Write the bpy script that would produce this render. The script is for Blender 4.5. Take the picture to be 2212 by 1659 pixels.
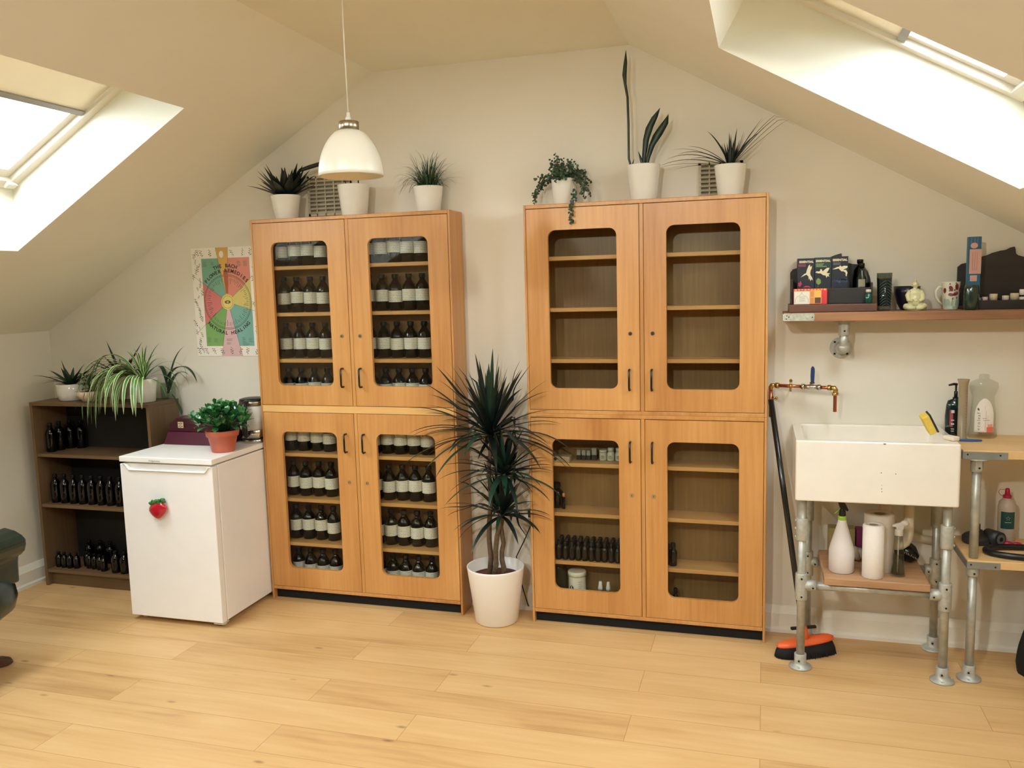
import bpy, math, random
from mathutils import Vector, Matrix
random.seed(7)
PI = math.pi
sin, cos, rad = math.sin, math.cos, math.radians
sc = bpy.context.scene
COL = sc.collection
for o in list(bpy.data.objects): bpy.data.objects.remove(o)

# ------------------------------------------------------------------ camera, sky, exposure
cam = bpy.data.cameras.new('camera'); camo = bpy.data.objects.new('camera', cam); COL.objects.link(camo)
def cam_axes(yaw, pitch, roll):
    f = Vector((-sin(yaw)*cos(pitch), cos(yaw)*cos(pitch), -sin(pitch)))
    r = Vector((cos(yaw), sin(yaw), 0)); u = r.cross(f)
    return cos(roll)*r + sin(roll)*u, -sin(roll)*r + cos(roll)*u, f
_r, _u, _f = cam_axes(0.2912, 0.1185, -0.0266)
camo.matrix_world = Matrix(((_r.x,_u.x,-_f.x,0.0),(_r.y,_u.y,-_f.y,-4.0126),(_r.z,_u.z,-_f.z,1.653),(0,0,0,1)))
cam.sensor_width = 36; cam.lens = 36*1824.15/2212; cam.clip_start = 0.05
sc.camera = camo
world = bpy.data.worlds.new('sky'); sc.world = world; world.use_nodes = True
wn = world.node_tree.nodes; wb = wn['Background']
wb.inputs[0].default_value = (1.0, 1.10, 1.18, 1); wb.inputs[1].default_value = 21.5
sc.view_settings.view_transform = 'Standard'; sc.view_settings.look = 'None'
sc.view_settings.gamma = 1; sc.view_settings.exposure = 0.0; sc.view_settings.use_curve_mapping = False
try:
    sc.cycles.use_denoising = True
    sc.cycles.max_bounces = 12; sc.cycles.diffuse_bounces = 8; sc.cycles.transparent_max_bounces = 16
    sc.cycles.sample_clamp_indirect = 6.0
except Exception: pass

# room numbers
XL, ZK, XA, XB, ZC, XR, YF = -4.053, 1.446, -1.887, -0.599, 2.722, 1.665, -6.6
SL = (ZC-ZK)/(XA-XL); SR = (ZC-ZK)/(XR-XB)
WIN_L = [(-1.90,-0.84),(-3.50,-2.44)]
WIN_R = [(-1.805,-0.755),(-3.405,-2.355)]
DEP = 0.255
def win_frame(side, y0, y1):
    """origin (top edge on the window plane), u down the slope, v along y, n outward, length"""
    if side == 'l':
        u = Vector((-1,0,-SL)).normalized(); n = Vector((-SL,0,1)).normalized(); top = Vector((-2.378,y0,ZC+(-2.378-XA)*SL)); bx = -3.344
    else:
        u = Vector((1,0,-SR)).normalized(); n = Vector((SR,0,1)).normalized(); top = Vector((-0.164,y0,ZC-(-0.164-XB)*SR)); bx = 0.820
    o = top + n*DEP
    length = abs(bx-o.x)/abs(u.x)
    return o, u, Vector((0,1,0)), n, length
k = 0
for side, wins in (('l',WIN_L),('r',WIN_R)):
    for y0, y1 in wins:
        o, u, v, n, ln = win_frame(side, y0, y1)
        l = bpy.data.lights.new('window_portal','AREA'); l.shape = 'RECTANGLE'; l.size = ln; l.size_y = y1-y0
        l.cycles.is_portal = True
        lo = bpy.data.objects.new('window_portal', l); COL.objects.link(lo)
        c = o + u*ln/2 + v*(y1-y0)/2 + n*0.06
        z = n; x = u; y = z.cross(x)
        lo.matrix_world = Matrix(((x.x,y.x,z.x,c.x),(x.y,y.y,z.y,c.y),(x.z,y.z,z.z,c.z),(0,0,0,1)))
# ceiling spotlights of the room behind the camera
for x, y, z, tx, tz, p in ((-.75,-4.3,2.66,0.,.5,150),(-1.75,-4.3,2.66,-1.8,.45,130)):
    l = bpy.data.lights.new('ceiling_spot','SPOT'); l.energy = p; l.color = (1,.97,.90); l.shadow_soft_size = .06; l.spot_size = rad(78); l.spot_blend = 1
    lo = bpy.data.objects.new('ceiling_spot', l); COL.objects.link(lo); lo.location = (x,y,z)
    lo.rotation_euler = (Vector((tx,0,tz))-Vector((x,y,z))).to_track_quat('-Z','Y').to_euler()

# ------------------------------------------------------------------ materials
def lin(c):
    return tuple(((v/255)/12.92 if v/255 <= .04045 else (((v/255)+.055)/1.055)**2.4) for v in c)
MATS = {}
def mat(name, col, rough=.5, metal=0., var=.06, scale=14., bump=0., spec=.5, trans=0., coat=0., stretch=(1,1,1), sss=0.):
    if name in MATS: return MATS[name]
    m = bpy.data.materials.new(name); m.use_nodes = True; nt = m.node_tree; N = nt.nodes; L = nt.links
    b = N['Principled BSDF']
    tc = N.new('ShaderNodeTexCoord'); mp = N.new('ShaderNodeMapping'); mp.inputs['Scale'].default_value = stretch
    nz = N.new('ShaderNodeTexNoise'); nz.inputs['Scale'].default_value = scale; nz.inputs['Detail'].default_value = 4
    L.new(tc.outputs['Object'], mp.inputs[0]); L.new(mp.outputs[0], nz.inputs['Vector'])
    cr = N.new('ShaderNodeValToRGB'); c = lin(col)
    cr.color_ramp.elements[0].position = .3; cr.color_ramp.elements[1].position = .7
    cr.color_ramp.elements[0].color = (*[max(0,x*(1-var)) for x in c],1); cr.color_ramp.elements[1].color = (*[min(1,x*(1+var)) for x in c],1)
    L.new(nz.outputs['Fac'], cr.inputs[0]); L.new(cr.outputs[0], b.inputs['Base Color'])
    b.inputs['Roughness'].default_value = rough; b.inputs['Metallic'].default_value = metal
    b.inputs['Specular IOR Level'].default_value = spec
    if trans: b.inputs['Transmission Weight'].default_value = trans; b.inputs['IOR'].default_value = 1.45
    if coat: b.inputs['Coat Weight'].default_value = coat; b.inputs['Coat Roughness'].default_value = .08
    if sss: b.inputs['Subsurface Weight'].default_value = sss; b.inputs['Subsurface Scale'].default_value = .02
    if bump:
        bp = N.new('ShaderNodeBump'); bp.inputs['Strength'].default_value = bump; bp.inputs['Distance'].default_value = .002
        L.new(nz.outputs['Fac'], bp.inputs['Height']); L.new(bp.outputs[0], b.inputs['Normal'])
    MATS[name] = m; return m
def wood(name, dark, mid, light, axis='z', rough=.38, fine=60., broad=3., coat=.15, knots=0.):
    if name in MATS: return MATS[name]
    m = bpy.data.materials.new(name); m.use_nodes = True; nt = m.node_tree; N = nt.nodes; L = nt.links
    b = N['Principled BSDF']
    tc = N.new('ShaderNodeTexCoord'); mp = N.new('ShaderNodeMapping'); mp2 = N.new('ShaderNodeMapping')
    s = {'x':(.06,1,1),'y':(1,.06,1),'z':(1,1,.04)}[axis]; s2 = {'x':(.25,1,1),'y':(1,.25,1),'z':(1,1,.22)}[axis]
    mp.inputs['Scale'].default_value = s; mp2.inputs['Scale'].default_value = s2
    oi = N.new('ShaderNodeObjectInfo')
    for q in (mp, mp2): L.new(tc.outputs['Object'], q.inputs[0])
    sx = N.new('ShaderNodeCombineXYZ'); mu = N.new('ShaderNodeMath'); mu.operation = 'MULTIPLY'; mu.inputs[1].default_value = 7.3
    L.new(oi.outputs['Random'], mu.inputs[0])
    for i in range(3): L.new(mu.outputs[0], sx.inputs[i])
    L.new(sx.outputs[0], mp.inputs['Location']); L.new(sx.outputs[0], mp2.inputs['Location'])
    a = N.new('ShaderNodeTexNoise'); a.inputs['Scale'].default_value = fine; a.inputs['Detail'].default_value = 6; a.inputs['Roughness'].default_value = .65
    c = N.new('ShaderNodeTexNoise'); c.inputs['Scale'].default_value = broad; c.inputs['Detail'].default_value = 3; c.inputs['Distortion'].default_value = .6
    L.new(mp.outputs[0], a.inputs['Vector']); L.new(mp2.outputs[0], c.inputs['Vector'])
    mx = N.new('ShaderNodeMath'); mx.operation = 'MULTIPLY_ADD'; mx.inputs[1].default_value = .38; 
    m2 = N.new('ShaderNodeMath'); m2.operation = 'MULTIPLY'; m2.inputs[1].default_value = .62
    L.new(c.outputs['Fac'], m2.inputs[0]); L.new(a.outputs['Fac'], mx.inputs[0]); L.new(m2.outputs[0], mx.inputs[2])
    cr = N.new('ShaderNodeValToRGB'); e = cr.color_ramp.elements
    e[0].position = .3; e[0].color = (*lin(dark),1); e[1].position = .72; e[1].color = (*lin(light),1)
    k = e.new(.5); k.color = (*lin(mid),1)
    L.new(mx.outputs[0], cr.inputs[0]); L.new(cr.outputs[0], b.inputs['Base Color'])
    b.inputs['Roughness'].default_value = rough
    if coat: b.inputs['Coat Weight'].default_value = coat; b.inputs['Coat Roughness'].default_value = .25
    bp = N.new('ShaderNodeBump'); bp.inputs['Strength'].default_value = .12; bp.inputs['Distance'].default_value = .001
    L.new(a.outputs['Fac'], bp.inputs['Height']); L.new(bp.outputs[0], b.inputs['Normal'])
    MATS[name] = m; return m
def pane_mat(name, tint=(1,1,1), ior=1.5, rough=0.0):
    if name in MATS: return MATS[name]
    m = bpy.data.materials.new(name); m.use_nodes = True; nt = m.node_tree; N = nt.nodes; L = nt.links
    N.remove(N['Principled BSDF']); out = N['Material Output']
    tr = N.new('ShaderNodeBsdfTransparent'); tr.inputs[0].default_value = (*tint,1)
    gl = N.new('ShaderNodeBsdfGlossy'); gl.inputs['Roughness'].default_value = rough
    fr = N.new('ShaderNodeFresnel'); fr.inputs[0].default_value = ior
    ge = N.new('ShaderNodeNewGeometry'); iv = N.new('ShaderNodeMath'); iv.operation = 'SUBTRACT'; iv.inputs[0].default_value = 1; L.new(ge.outputs['Backfacing'], iv.inputs[1])
    fm = N.new('ShaderNodeMath'); fm.operation = 'MULTIPLY'; L.new(fr.outputs[0], fm.inputs[0]); L.new(iv.outputs[0], fm.inputs[1])
    mx = N.new('ShaderNodeMixShader'); L.new(fm.outputs[0], mx.inputs[0]); L.new(tr.outputs[0], mx.inputs[1]); L.new(gl.outputs[0], mx.inputs[2])
    L.new(mx.outputs[0], out.inputs[0]); MATS[name] = m; return m
def floor_mat():
    m = bpy.data.materials.new('oak_laminate'); m.use_nodes = True; nt = m.node_tree; N = nt.nodes; L = nt.links
    b = N['Principled BSDF']; tc = N.new('ShaderNodeTexCoord')
    br = N.new('ShaderNodeTexBrick'); br.inputs['Scale'].default_value = 1; br.inputs['Brick Width'].default_value = 1.28; br.inputs['Row Height'].default_value = .192
    br.inputs['Mortar Size'].default_value = .0012; br.inputs['Mortar Smooth'].default_value = .2; br.offset = .37; br.offset_frequency = 2
    br.inputs['Color1'].default_value = (0,0,0,1); br.inputs['Color2'].default_value = (1,1,1,1); br.inputs['Mortar'].default_value = (.5,.5,.5,1)
    L.new(tc.outputs['Object'], br.inputs['Vector'])
    # per-plank offset of the grain
    off = N.new('ShaderNodeVectorMath'); off.operation = 'SCALE'; off.inputs['Scale'].default_value = 9.
    L.new(br.outputs['Color'], off.inputs[0])
    ad = N.new('ShaderNodeVectorMath'); ad.operation = 'ADD'; L.new(tc.outputs['Object'], ad.inputs[0]); L.new(off.outputs[0], ad.inputs[1])
    def noise(scale, st, det=5, dist=0.):
        mp = N.new('ShaderNodeMapping'); mp.inputs['Scale'].default_value = st; L.new(ad.outputs[0], mp.inputs[0])
        n = N.new('ShaderNodeTexNoise'); n.inputs['Scale'].default_value = scale; n.inputs['Detail'].default_value = det; n.inputs['Distortion'].default_value = dist
        L.new(mp.outputs[0], n.inputs['Vector']); return n
    fine = noise(45, (.07,1,1)); broad = noise(4.5, (.22,1,1), 4, .9)
    mu = N.new('ShaderNodeMath'); mu.operation = 'MULTIPLY'; mu.inputs[1].default_value = .3; L.new(fine.outputs['Fac'], mu.inputs[0])
    ma = N.new('ShaderNodeMath'); ma.operation = 'MULTIPLY_ADD'; ma.inputs[1].default_value = .6; L.new(broad.outputs['Fac'], ma.inputs[0]); L.new(mu.outputs[0], ma.inputs[2])
    mb = N.new('ShaderNodeMath'); mb.operation = 'MULTIPLY_ADD'; mb.inputs[1].default_value = .14; L.new(br.outputs['Color'], mb.inputs[0]); L.new(ma.outputs[0], mb.inputs[2])
    cr = N.new('ShaderNodeValToRGB'); e = cr.color_ramp.elements
    e[0].position = .3; e[0].color = (*lin((176,136,88)),1); e[1].position = .74; e[1].color = (*lin((220,186,134)),1)
    k = e.new(.5); k.color = (*lin((206,168,114)),1)
    L.new(mb.outputs[0], cr.inputs[0])
    # knots
    mp = N.new('ShaderNodeMapping'); mp.inputs['Scale'].default_value = (1.,2.6,1); L.new(ad.outputs[0], mp.inputs[0])
    vo = N.new('ShaderNodeTexVoronoi'); vo.inputs['Scale'].default_value = 2.5; L.new(mp.outputs[0], vo.inputs['Vector'])
    kr = N.new('ShaderNodeValToRGB'); kr.color_ramp.elements[0].position = .02; kr.color_ramp.elements[0].color = (.42,.36,.30,1); kr.color_ramp.elements[1].position = .075; kr.color_ramp.elements[1].color = (1,1,1,1)
    L.new(vo.outputs['Distance'], kr.inputs[0])
    m1 = N.new('ShaderNodeMix'); m1.data_type = 'RGBA'; m1.blend_type = 'MULTIPLY'; m1.inputs[0].default_value = .8
    L.new(cr.outputs[0], m1.inputs[6]); L.new(kr.outputs[0], m1.inputs[7])
    m3 = N.new('ShaderNodeMix'); m3.data_type = 'RGBA'; L.new(br.outputs['Fac'], m3.inputs[0]); L.new(m1.outputs[2], m3.inputs[6]); m3.inputs[7].default_value = (*lin((166,126,78)),1)
    L.new(m3.outputs[2], b.inputs['Base Color']); b.inputs['Roughness'].default_value = .42; b.inputs['Specular IOR Level'].default_value = .35
    return m
M_wall = mat('cream_wall_paint', (224,219,202), .9, var=.015, scale=3, bump=.05)
M_ceil = mat('cream_ceiling_paint', (236,236,222), .9, var=.015, scale=3)
M_trim = mat('white_gloss_paint', (232,228,212), .35, var=.02)
M_floor = floor_mat()
M_cab = wood('orange_oak_veneer', (170,114,58), (196,142,80), (216,166,102))
M_cabh = wood('orange_oak_board', (184,130,76), (202,150,92), (216,168,108), 'x')
M_light = wood('pale_ash_edge', (206,160,96), (222,178,112), (232,192,130), 'x')
M_back = wood('brown_oak_back_panel', (122,90,54), (144,110,68), (162,128,82), fine=90)
M_pine = wood('plywood', (198,160,104), (214,178,122), (226,194,142), 'x', rough=.55, coat=0)
M_scaf = wood('scaffold_board', (140,104,72), (178,138,100), (208,170,130), 'x', rough=.65, coat=0, fine=40)
M_oakb = wood('bookcase_oak_veneer', (88,68,44), (106,82,54), (122,96,64), 'x', rough=.5, coat=0)
M_stain = wood('dark_stained_wood', (30,26,24), (40,36,32), (58,46,38), 'x', rough=.5, coat=0)
M_rackw = wood('reddish_stained_wood', (74,46,34), (98,62,46), (128,82,60), 'x', rough=.5, coat=0)
M_white = mat('white_enamel', (243,242,238), .22, var=.01, coat=.2)
M_ceram = mat('glazed_white_ceramic', (232,230,218), .12, var=.02, coat=.5)
M_sink = mat('fireclay_glaze', (236,231,218), .14, var=.02, coat=.6)
M_plast = mat('matt_white_plastic', (236,234,226), .4, var=.01)
M_glass = pane_mat('clear_glass')
M_door = pane_mat('door_glass', (.90,.92,.89), 1.28)
M_door2 = pane_mat('reflective_door_glass', (.90,.92,.89), 1.62)
M_bottle = mat('dark_amber_glass', (4,3,3), .05, var=.2, spec=.5)
M_blackp = mat('black_plastic', (16,16,18), .35, var=.1)
M_capb = mat('ribbed_black_cap', (9,9,10), .4, var=.1, spec=.3)
M_soil = mat('dark_soil', (40,28,20), .95, var=.4, scale=120, bump=.6)
M_redsoil = mat('reddish_clay_pebbles', (92,34,26), .9, var=.4, scale=90, bump=.8)
M_steel = mat('galvanised_steel', (182,184,174), .42, metal=.55, var=.18, scale=30)
M_cast = mat('galvanised_casting', (184,186,176), .5, metal=.45, var=.12, scale=60, bump=.3)
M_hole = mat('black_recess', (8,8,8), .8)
M_chrome = mat('polished_steel', (200,198,190), .18, metal=1, var=.05)
M_copper = mat('copper_pipe', (190,118,92), .25, metal=1, var=.12, scale=25)
M_brass = mat('brass_fitting', (196,164,100), .28, metal=1, var=.12, scale=30)
M_blue = mat('blue_vinyl_grip', (22,44,92), .45, var=.05)
M_terra = mat('terracotta_plastic', (186,98,72), .5, var=.05, scale=20)
M_paper = mat('white_paper', (232,228,212), .8, var=.02)
M_dgreen = mat('dark_green_leaf', (28,52,34), .4, var=.35, scale=20)
M_dgreen2 = mat('blackish_green_leaf', (20,34,30), .4, var=.35, scale=20)
M_green = mat('green_leaf', (58,116,56), .35, var=.3, scale=25)
M_spid = mat('spider_plant_green', (62,118,56), .4, var=.25, scale=15)
M_cream = mat('cream_leaf_margin', (214,220,160), .45, var=.08)
M_jade = mat('jade_green_leaf', (40,82,50), .4, var=.3, scale=25)
M_stem = mat('brown_stem', (96,76,54), .8, var=.3, scale=60, bump=.5)
M_ink = mat('grey_ink', (70,66,62), .8, var=.2)

# ------------------------------------------------------------------ mesh building
class B:
    def __init__(s): s.v = []; s.f = []; s.m = []; s.sm = []
    def add(s, vs, fs, mi=0, smooth=False):
        o = len(s.v); s.v += [Vector(v) for v in vs]
        for f in fs: s.f.append(tuple(i+o for i in f)); s.m.append(mi); s.sm.append(smooth)
        return s
    def box(s, x0, x1, y0, y1, z0, z1, mi=0):
        if x0 > x1: x0, x1 = x1, x0
        if y0 > y1: y0, y1 = y1, y0
        if z0 > z1: z0, z1 = z1, z0
        v = [(x,y,z) for z in (z0,z1) for y in (y0,y1) for x in (x0,x1)]
        return s.add(v, [(0,2,3,1),(4,5,7,6),(0,1,5,4),(2,6,7,3),(0,4,6,2),(1,3,7,5)], mi)
    def boxf(s, o, u, v, n, a, b, c, mi=0):
        pts = [o+u*x+v*y+n*z for z in c for y in b for x in a]
        f = [(0,2,3,1),(4,5,7,6),(0,1,5,4),(2,6,7,3),(0,4,6,2),(1,3,7,5)]
        if u.cross(v).dot(n) < 0: f = [t[::-1] for t in f]
        return s.add(pts, f, mi)
    def tube(s, pts, r, seg=10, mi=0, caps=True):
        pts = [Vector(p) for p in pts]; n = len(pts); rr = r if isinstance(r,(list,tuple)) else [r]*n
        t0 = (pts[1]-pts[0]).normalized(); a = t0.orthogonal().normalized(); vs = []
        for i,p in enumerate(pts):
            t = ((pts[min(i+1,n-1)]-pts[max(i-1,0)])).normalized()
            a = (a - t*a.dot(t)).normalized(); b = t.cross(a)
            for k in range(seg):
                g = 2*PI*k/seg; vs.append(p + (a*cos(g)+b*sin(g))*rr[i])
        fs = [(i*seg+k, i*seg+(k+1)%seg, (i+1)*seg+(k+1)%seg, (i+1)*seg+k) for i in range(n-1) for k in range(seg)]
        s.add(vs, fs, mi, True)
        if caps:
            o = len(s.v)-len(vs)
            s.f.append(tuple(o+k for k in reversed(range(seg)))); s.m.append(mi); s.sm.append(False)
            s.f.append(tuple(o+(n-1)*seg+k for k in range(seg))); s.m.append(mi); s.sm.append(False)
        return s
    def cyl(s, p0, p1, r0, r1=None, seg=20, mi=0): return s.tube([p0,p1],[r0,r0 if r1 is None else r1],seg,mi)
    def lathe(s, c, prof, seg=28, mi=0, sx=1., sy=1., smooth=True, rot=0.):
        """prof: (r, z) from the bottom up; mi int or list per ring"""
        c = Vector(c); vs = []
        for r,z in prof:
            for k in range(seg):
                g = 2*PI*k/seg+rot; vs.append(c+Vector((r*cos(g)*sx, r*sin(g)*sy, z)))
        for i in range(len(prof)-1):
            fs = [(i*seg+k, i*seg+(k+1)%seg, (i+1)*seg+(k+1)%seg, (i+1)*seg+k) for k in range(seg)]
            m = mi[i] if isinstance(mi, list) else mi
            if i == 0: s.add(vs, fs, m, smooth); base = len(s.v)-len(vs)
            else:
                for f in fs: s.f.append(tuple(base+q for q in f)); s.m.append(m); s.sm.append(smooth)
        for i,rev in ((0,True),(len(prof)-1,False)):
            if prof[i][0] > 1e-5:
                r = [base+i*seg+k for k in range(seg)]
                s.f.append(tuple(reversed(r)) if rev else tuple(r)); s.m.append(mi[0] if isinstance(mi,list) else mi); s.sm.append(False)
        return s
    def prism(s, pts, o, u, v, n, d, mi=0):
        """2D outline pts in axes u,v from origin o extruded by d along n"""
        o, u, v, n = Vector(o), Vector(u), Vector(v), Vector(n); k = len(pts)
        area = sum(pts[i][0]*pts[(i+1)%k][1]-pts[(i+1)%k][0]*pts[i][1] for i in range(k))
        if area < 0: pts = pts[::-1]
        if u.cross(v).dot(n)*d < 0: pts = pts[::-1]
        a = [o+u*x+v*y for x,y in pts]; b = [p+n*d for p in a]
        fs = [tuple(reversed(range(k))), tuple(range(k,2*k))]+[(i,(i+1)%k,k+(i+1)%k,k+i) for i in range(k)]
        return s.add(a+b, fs, mi)
    def flat(s, pts, o, u, v, mi=0):
        o, u, v = Vector(o), Vector(u), Vector(v)
        return s.add([o+u*x+v*y for x,y in pts], [tuple(range(len(pts)))], mi)
    def ball(s, c, r, seg=14, mi=0, sc_=(1,1,1)):
        n = max(6, seg//2); c = Vector(c); vs = [c+Vector((0,0,-r*sc_[2]))]
        for i in range(1,n):
            a = -PI/2+PI*i/n
            for k in range(seg):
                g = 2*PI*k/seg; vs.append(c+Vector((r*cos(a)*cos(g)*sc_[0], r*cos(a)*sin(g)*sc_[1], r*sin(a)*sc_[2])))
        vs.append(c+Vector((0,0,r*sc_[2]))); L = len(vs)-1
        fs = [(0,1+(k+1)%seg,1+k) for k in range(seg)]
        for i in range(n-2):
            fs += [(1+i*seg+k,1+i*seg+(k+1)%seg,1+(i+1)*seg+(k+1)%seg,1+(i+1)*seg+k) for k in range(seg)]
        fs += [(1+(n-2)*seg+k,1+(n-2)*seg+(k+1)%seg,L) for k in range(seg)]
        return s.add(vs, fs, mi, True)
    def leaf(s, base, az, el, L, W, droop=0., n=7, fold=.25, prof='strap', mi=0, edge=None, clamp=None, curl=0.):
        p = Vector(base); d = Vector((cos(az)*cos(el), sin(az)*cos(el), sin(el))); side = Vector((-sin(az), cos(az), 0))
        cols = 5 if edge is not None else 3; vs = []
        for i in range(n+1):
            t = i/n
            if prof == 'strap': w = min(1, .55+2.2*t)*(1-t**3.2)**.9
            elif prof == 'agave': w = (.75+.5*t if t < .4 else .95)*(1-t**1.7)
            elif prof == 'spoon': w = (.3+.9*t)*math.sqrt(max(0,1-t**6))
            elif prof == 'oval': w = math.sqrt(max(0,1-(2*t-1)**2))
            else: w = 1-t*.9
            w = max(w,.02)*W/2; up = side.cross(d)*-1
            q = p if clamp is None else clamp(p)
            for j in range(cols):
                x = -1+2*j/(cols-1) if cols == 3 else (-1,-.62,0,.62,1)[j]
                vs.append(q+side*x*w+up*(fold*w*abs(x)))
            p = p+d*(L/n); d = Vector((d.x,d.y,d.z-droop/n*(.4+1.2*t))).normalized()
            if curl: side = (Matrix.Rotation(curl/n,3,'Z')@side); d = Matrix.Rotation(curl/n,3,'Z')@d
        for i in range(n):
            for j in range(cols-1):
                a = i*cols+j
                m = mi if edge is None or j in (1,2) else edge
                if j == 0 and i == 0: s.add(vs,[(a,a+1,a+cols+1,a+cols)],m,True); o = len(s.v)-len(vs)
                else: s.f.append((o+a,o+a+1,o+a+cols+1,o+a+cols)); s.m.append(m); s.sm.append(True)
        return s
    def text(s, txt, size, o, u, v, mi=0, align='CENTER', ext=0., sx=1., bold=0.):
        cu = bpy.data.curves.new('t','FONT'); cu.body = txt; cu.size = size; cu.align_x = align; cu.align_y = 'CENTER'; cu.extrude = ext; cu.resolution_u = 2; cu.offset = bold
        ob = bpy.data.objects.new('t', cu); COL.objects.link(ob); dg = bpy.context.evaluated_depsgraph_get(); dg.update()
        me = bpy.data.meshes.new_from_object(ob.evaluated_get(dg)); o, u, v = Vector(o), Vector(u), Vector(v); n = u.cross(v)
        s.add([o+u*q.co.x*sx+v*q.co.y+n*q.co.z for q in me.vertices], [tuple(p.vertices) for p in me.polygons], mi)
        bpy.data.objects.remove(ob); bpy.data.curves.remove(cu); bpy.data.meshes.remove(me); return s

def wloc(o):
    l = Vector((0,0,0))
    while o is not None: l += o.location; o = o.parent
    return l
def obj(name, b, m, parent=None, bevel=0., bseg=2, label=None, subd=0):
    me = bpy.data.meshes.new(name); off = wloc(parent) if parent else Vector((0,0,0))
    me.from_pydata([tuple(v-off) for v in b.v], [], b.f)
    ms = m if isinstance(m,(list,tuple)) else [m]
    for q in ms: me.materials.append(q)
    me.polygons.foreach_set('material_index', b.m); me.polygons.foreach_set('use_smooth', b.sm); me.validate(); me.update()
    o = bpy.data.objects.new(name, me); COL.objects.link(o)
    if parent: o.parent = parent
    if bevel:
        md = o.modifiers.new('bevel','BEVEL'); md.width = bevel; md.segments = bseg; md.limit_method = 'ANGLE'; md.angle_limit = rad(40)
        md.harden_normals = False
    if subd:
        md = o.modifiers.new('subd','SUBSURF'); md.levels = subd; md.render_levels = subd
    if label: o['label'] = label
    return o
def tag(o, label, cat, group=None):
    o['label'] = label; o['category'] = cat
    if group: o['group'] = group
    return o
def thing(name, label, cat, loc, group=None):
    o = bpy.data.objects.new(name, None); o.empty_display_size = .05; COL.objects.link(o); o.location = loc
    return tag(o, label, cat, group)
def struct(name, b, m, parent=None, **kw):
    o = obj(name, b, m, parent, **kw)
    if parent is None: o['kind'] = 'structure'
    return o
def dup(root, loc, label, rz=0., group=None, parent=None):
    r = root.copy(); COL.objects.link(r); r.location = loc; r.rotation_euler = (0,0,rz); r['label'] = label
    if group: r['group'] = group
    for ch in list(root.children):
        c = ch.copy(); COL.objects.link(c); c.parent = r
        for g in list(ch.children):
            d = g.copy(); COL.objects.link(d); d.parent = c
    return r
X, Y, Z = Vector((1,0,0)), Vector((0,1,0)), Vector((0,0,1))
def circle(r, n=20, cx=0, cy=0, ry=None): return [(cx+r*cos(2*PI*i/n), cy+(ry or r)*sin(2*PI*i/n)) for i in range(n)]
def rrect(x0, x1, y0, y1, r, n=5):
    p = []
    for cx, cy, a in ((x1-r,y1-r,0),(x0+r,y1-r,90),(x0+r,y0+r,180),(x1-r,y0+r,270)):
        p += [(cx+r*cos(rad(a+90*i/n)), cy+r*sin(rad(a+90*i/n))) for i in range(n+1)]
    return p
ORD = ['first','second','third','fourth','fifth','sixth','seventh','eighth','ninth','tenth','eleventh']

# ------------------------------------------------------------------ the room
struct('floor', B().box(XL-.1,XR+.1,YF,.1,-.08,0), M_floor)
gable = [(XL,0),(XR,0),(XR,ZK),(XB,ZC),(XA,ZC),(XL,ZK)]
struct('wall_back', B().prism(gable,(0,0,0),X,Z,Y,.1), M_wall)
struct('wall_front', B().prism(gable,(0,YF,0),X,Z,Y,-.1), mat('dark_far_wall',(70,62,52),.8))
struct('wall_left', B().box(XL-.1,XL,YF,0,0,ZK), M_wall)
struct('wall_right', B().box(XR,XR+.1,YF,0,0,ZK), M_wall)
b = B()
b.add([(XA,YF,ZC),(XB,YF,ZC),(XB,0,ZC),(XA,0,ZC)], [(3,2,1,0)])
for side, wins in (('l',WIN_L),('r',WIN_R)):
    if side == 'l': zf = lambda x: ZC+(x-XA)*SL; xs = [XL,-3.344,-2.378,XA]; hx = (-3.344,-2.378)
    else: zf = lambda x: ZC-(x-XB)*SR; xs = [XB,-.164,.820,XR]; hx = (-.164,.820)
    ys = sorted([YF,0.]+[q for w in wins for q in w])
    for i in range(3):
        for j in range(len(ys)-1):
            if i == 1 and any(abs(ys[j]-w[0]) < 1e-6 for w in wins): continue
            xa, xb, ya, yb = xs[i], xs[i+1], ys[j], ys[j+1]
            b.add([(xa,ya,zf(xa)),(xb,ya,zf(xb)),(xb,yb,zf(xb)),(xa,yb,zf(xa))], [(3,2,1,0)])
    for y0, y1 in wins:      # plastered reveals
        o, u, v, n, ln = win_frame(side, y0, y1)
        t0, t1 = o, o+v*(y1-y0); b0, b1 = o+u*ln, o+u*ln+v*(y1-y0)
        top, bot = (hx[1],hx[0]) if side == 'l' else (hx[0],hx[1])
        T0, T1 = Vector((top,y0,zf(top))), Vector((top,y1,zf(top))); L0, L1 = Vector((bot,y0,zf(bot))), Vector((bot,y1,zf(bot)))
        b.add([T0,T1,t1,t0], [(0,1,2,3)]); b.add([L0,L1,b1,b0], [(0,1,2,3)])
        b.add([T0,t0,b0,L0], [(0,1,2,3)]); b.add([T1,t1,b1,L1], [(0,1,2,3)])
struct('ceiling', b, M_ceil)
M_blind = mat('white_blind_fabric', (224,216,196), .85, var=.02)
_nt = M_blind.node_tree; _tl = _nt.nodes.new('ShaderNodeBsdfTranslucent'); _tl.inputs[0].default_value = (.8,.74,.6,1); _mx = _nt.nodes.new('ShaderNodeMixShader'); _mx.inputs[0].default_value = .13
_nt.links.new(_nt.nodes['Principled BSDF'].outputs[0], _mx.inputs[1]); _nt.links.new(_tl.outputs[0], _mx.inputs[2]); _nt.links.new(_mx.outputs[0], _nt.nodes['Material Output'].inputs[0])
M_bar = mat('grey_blind_bar', (150,148,142), .5, var=.05)
M_wframe = mat('white_window_lacquer', (232,228,214), .35, var=.01)
n_ = 0
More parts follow.
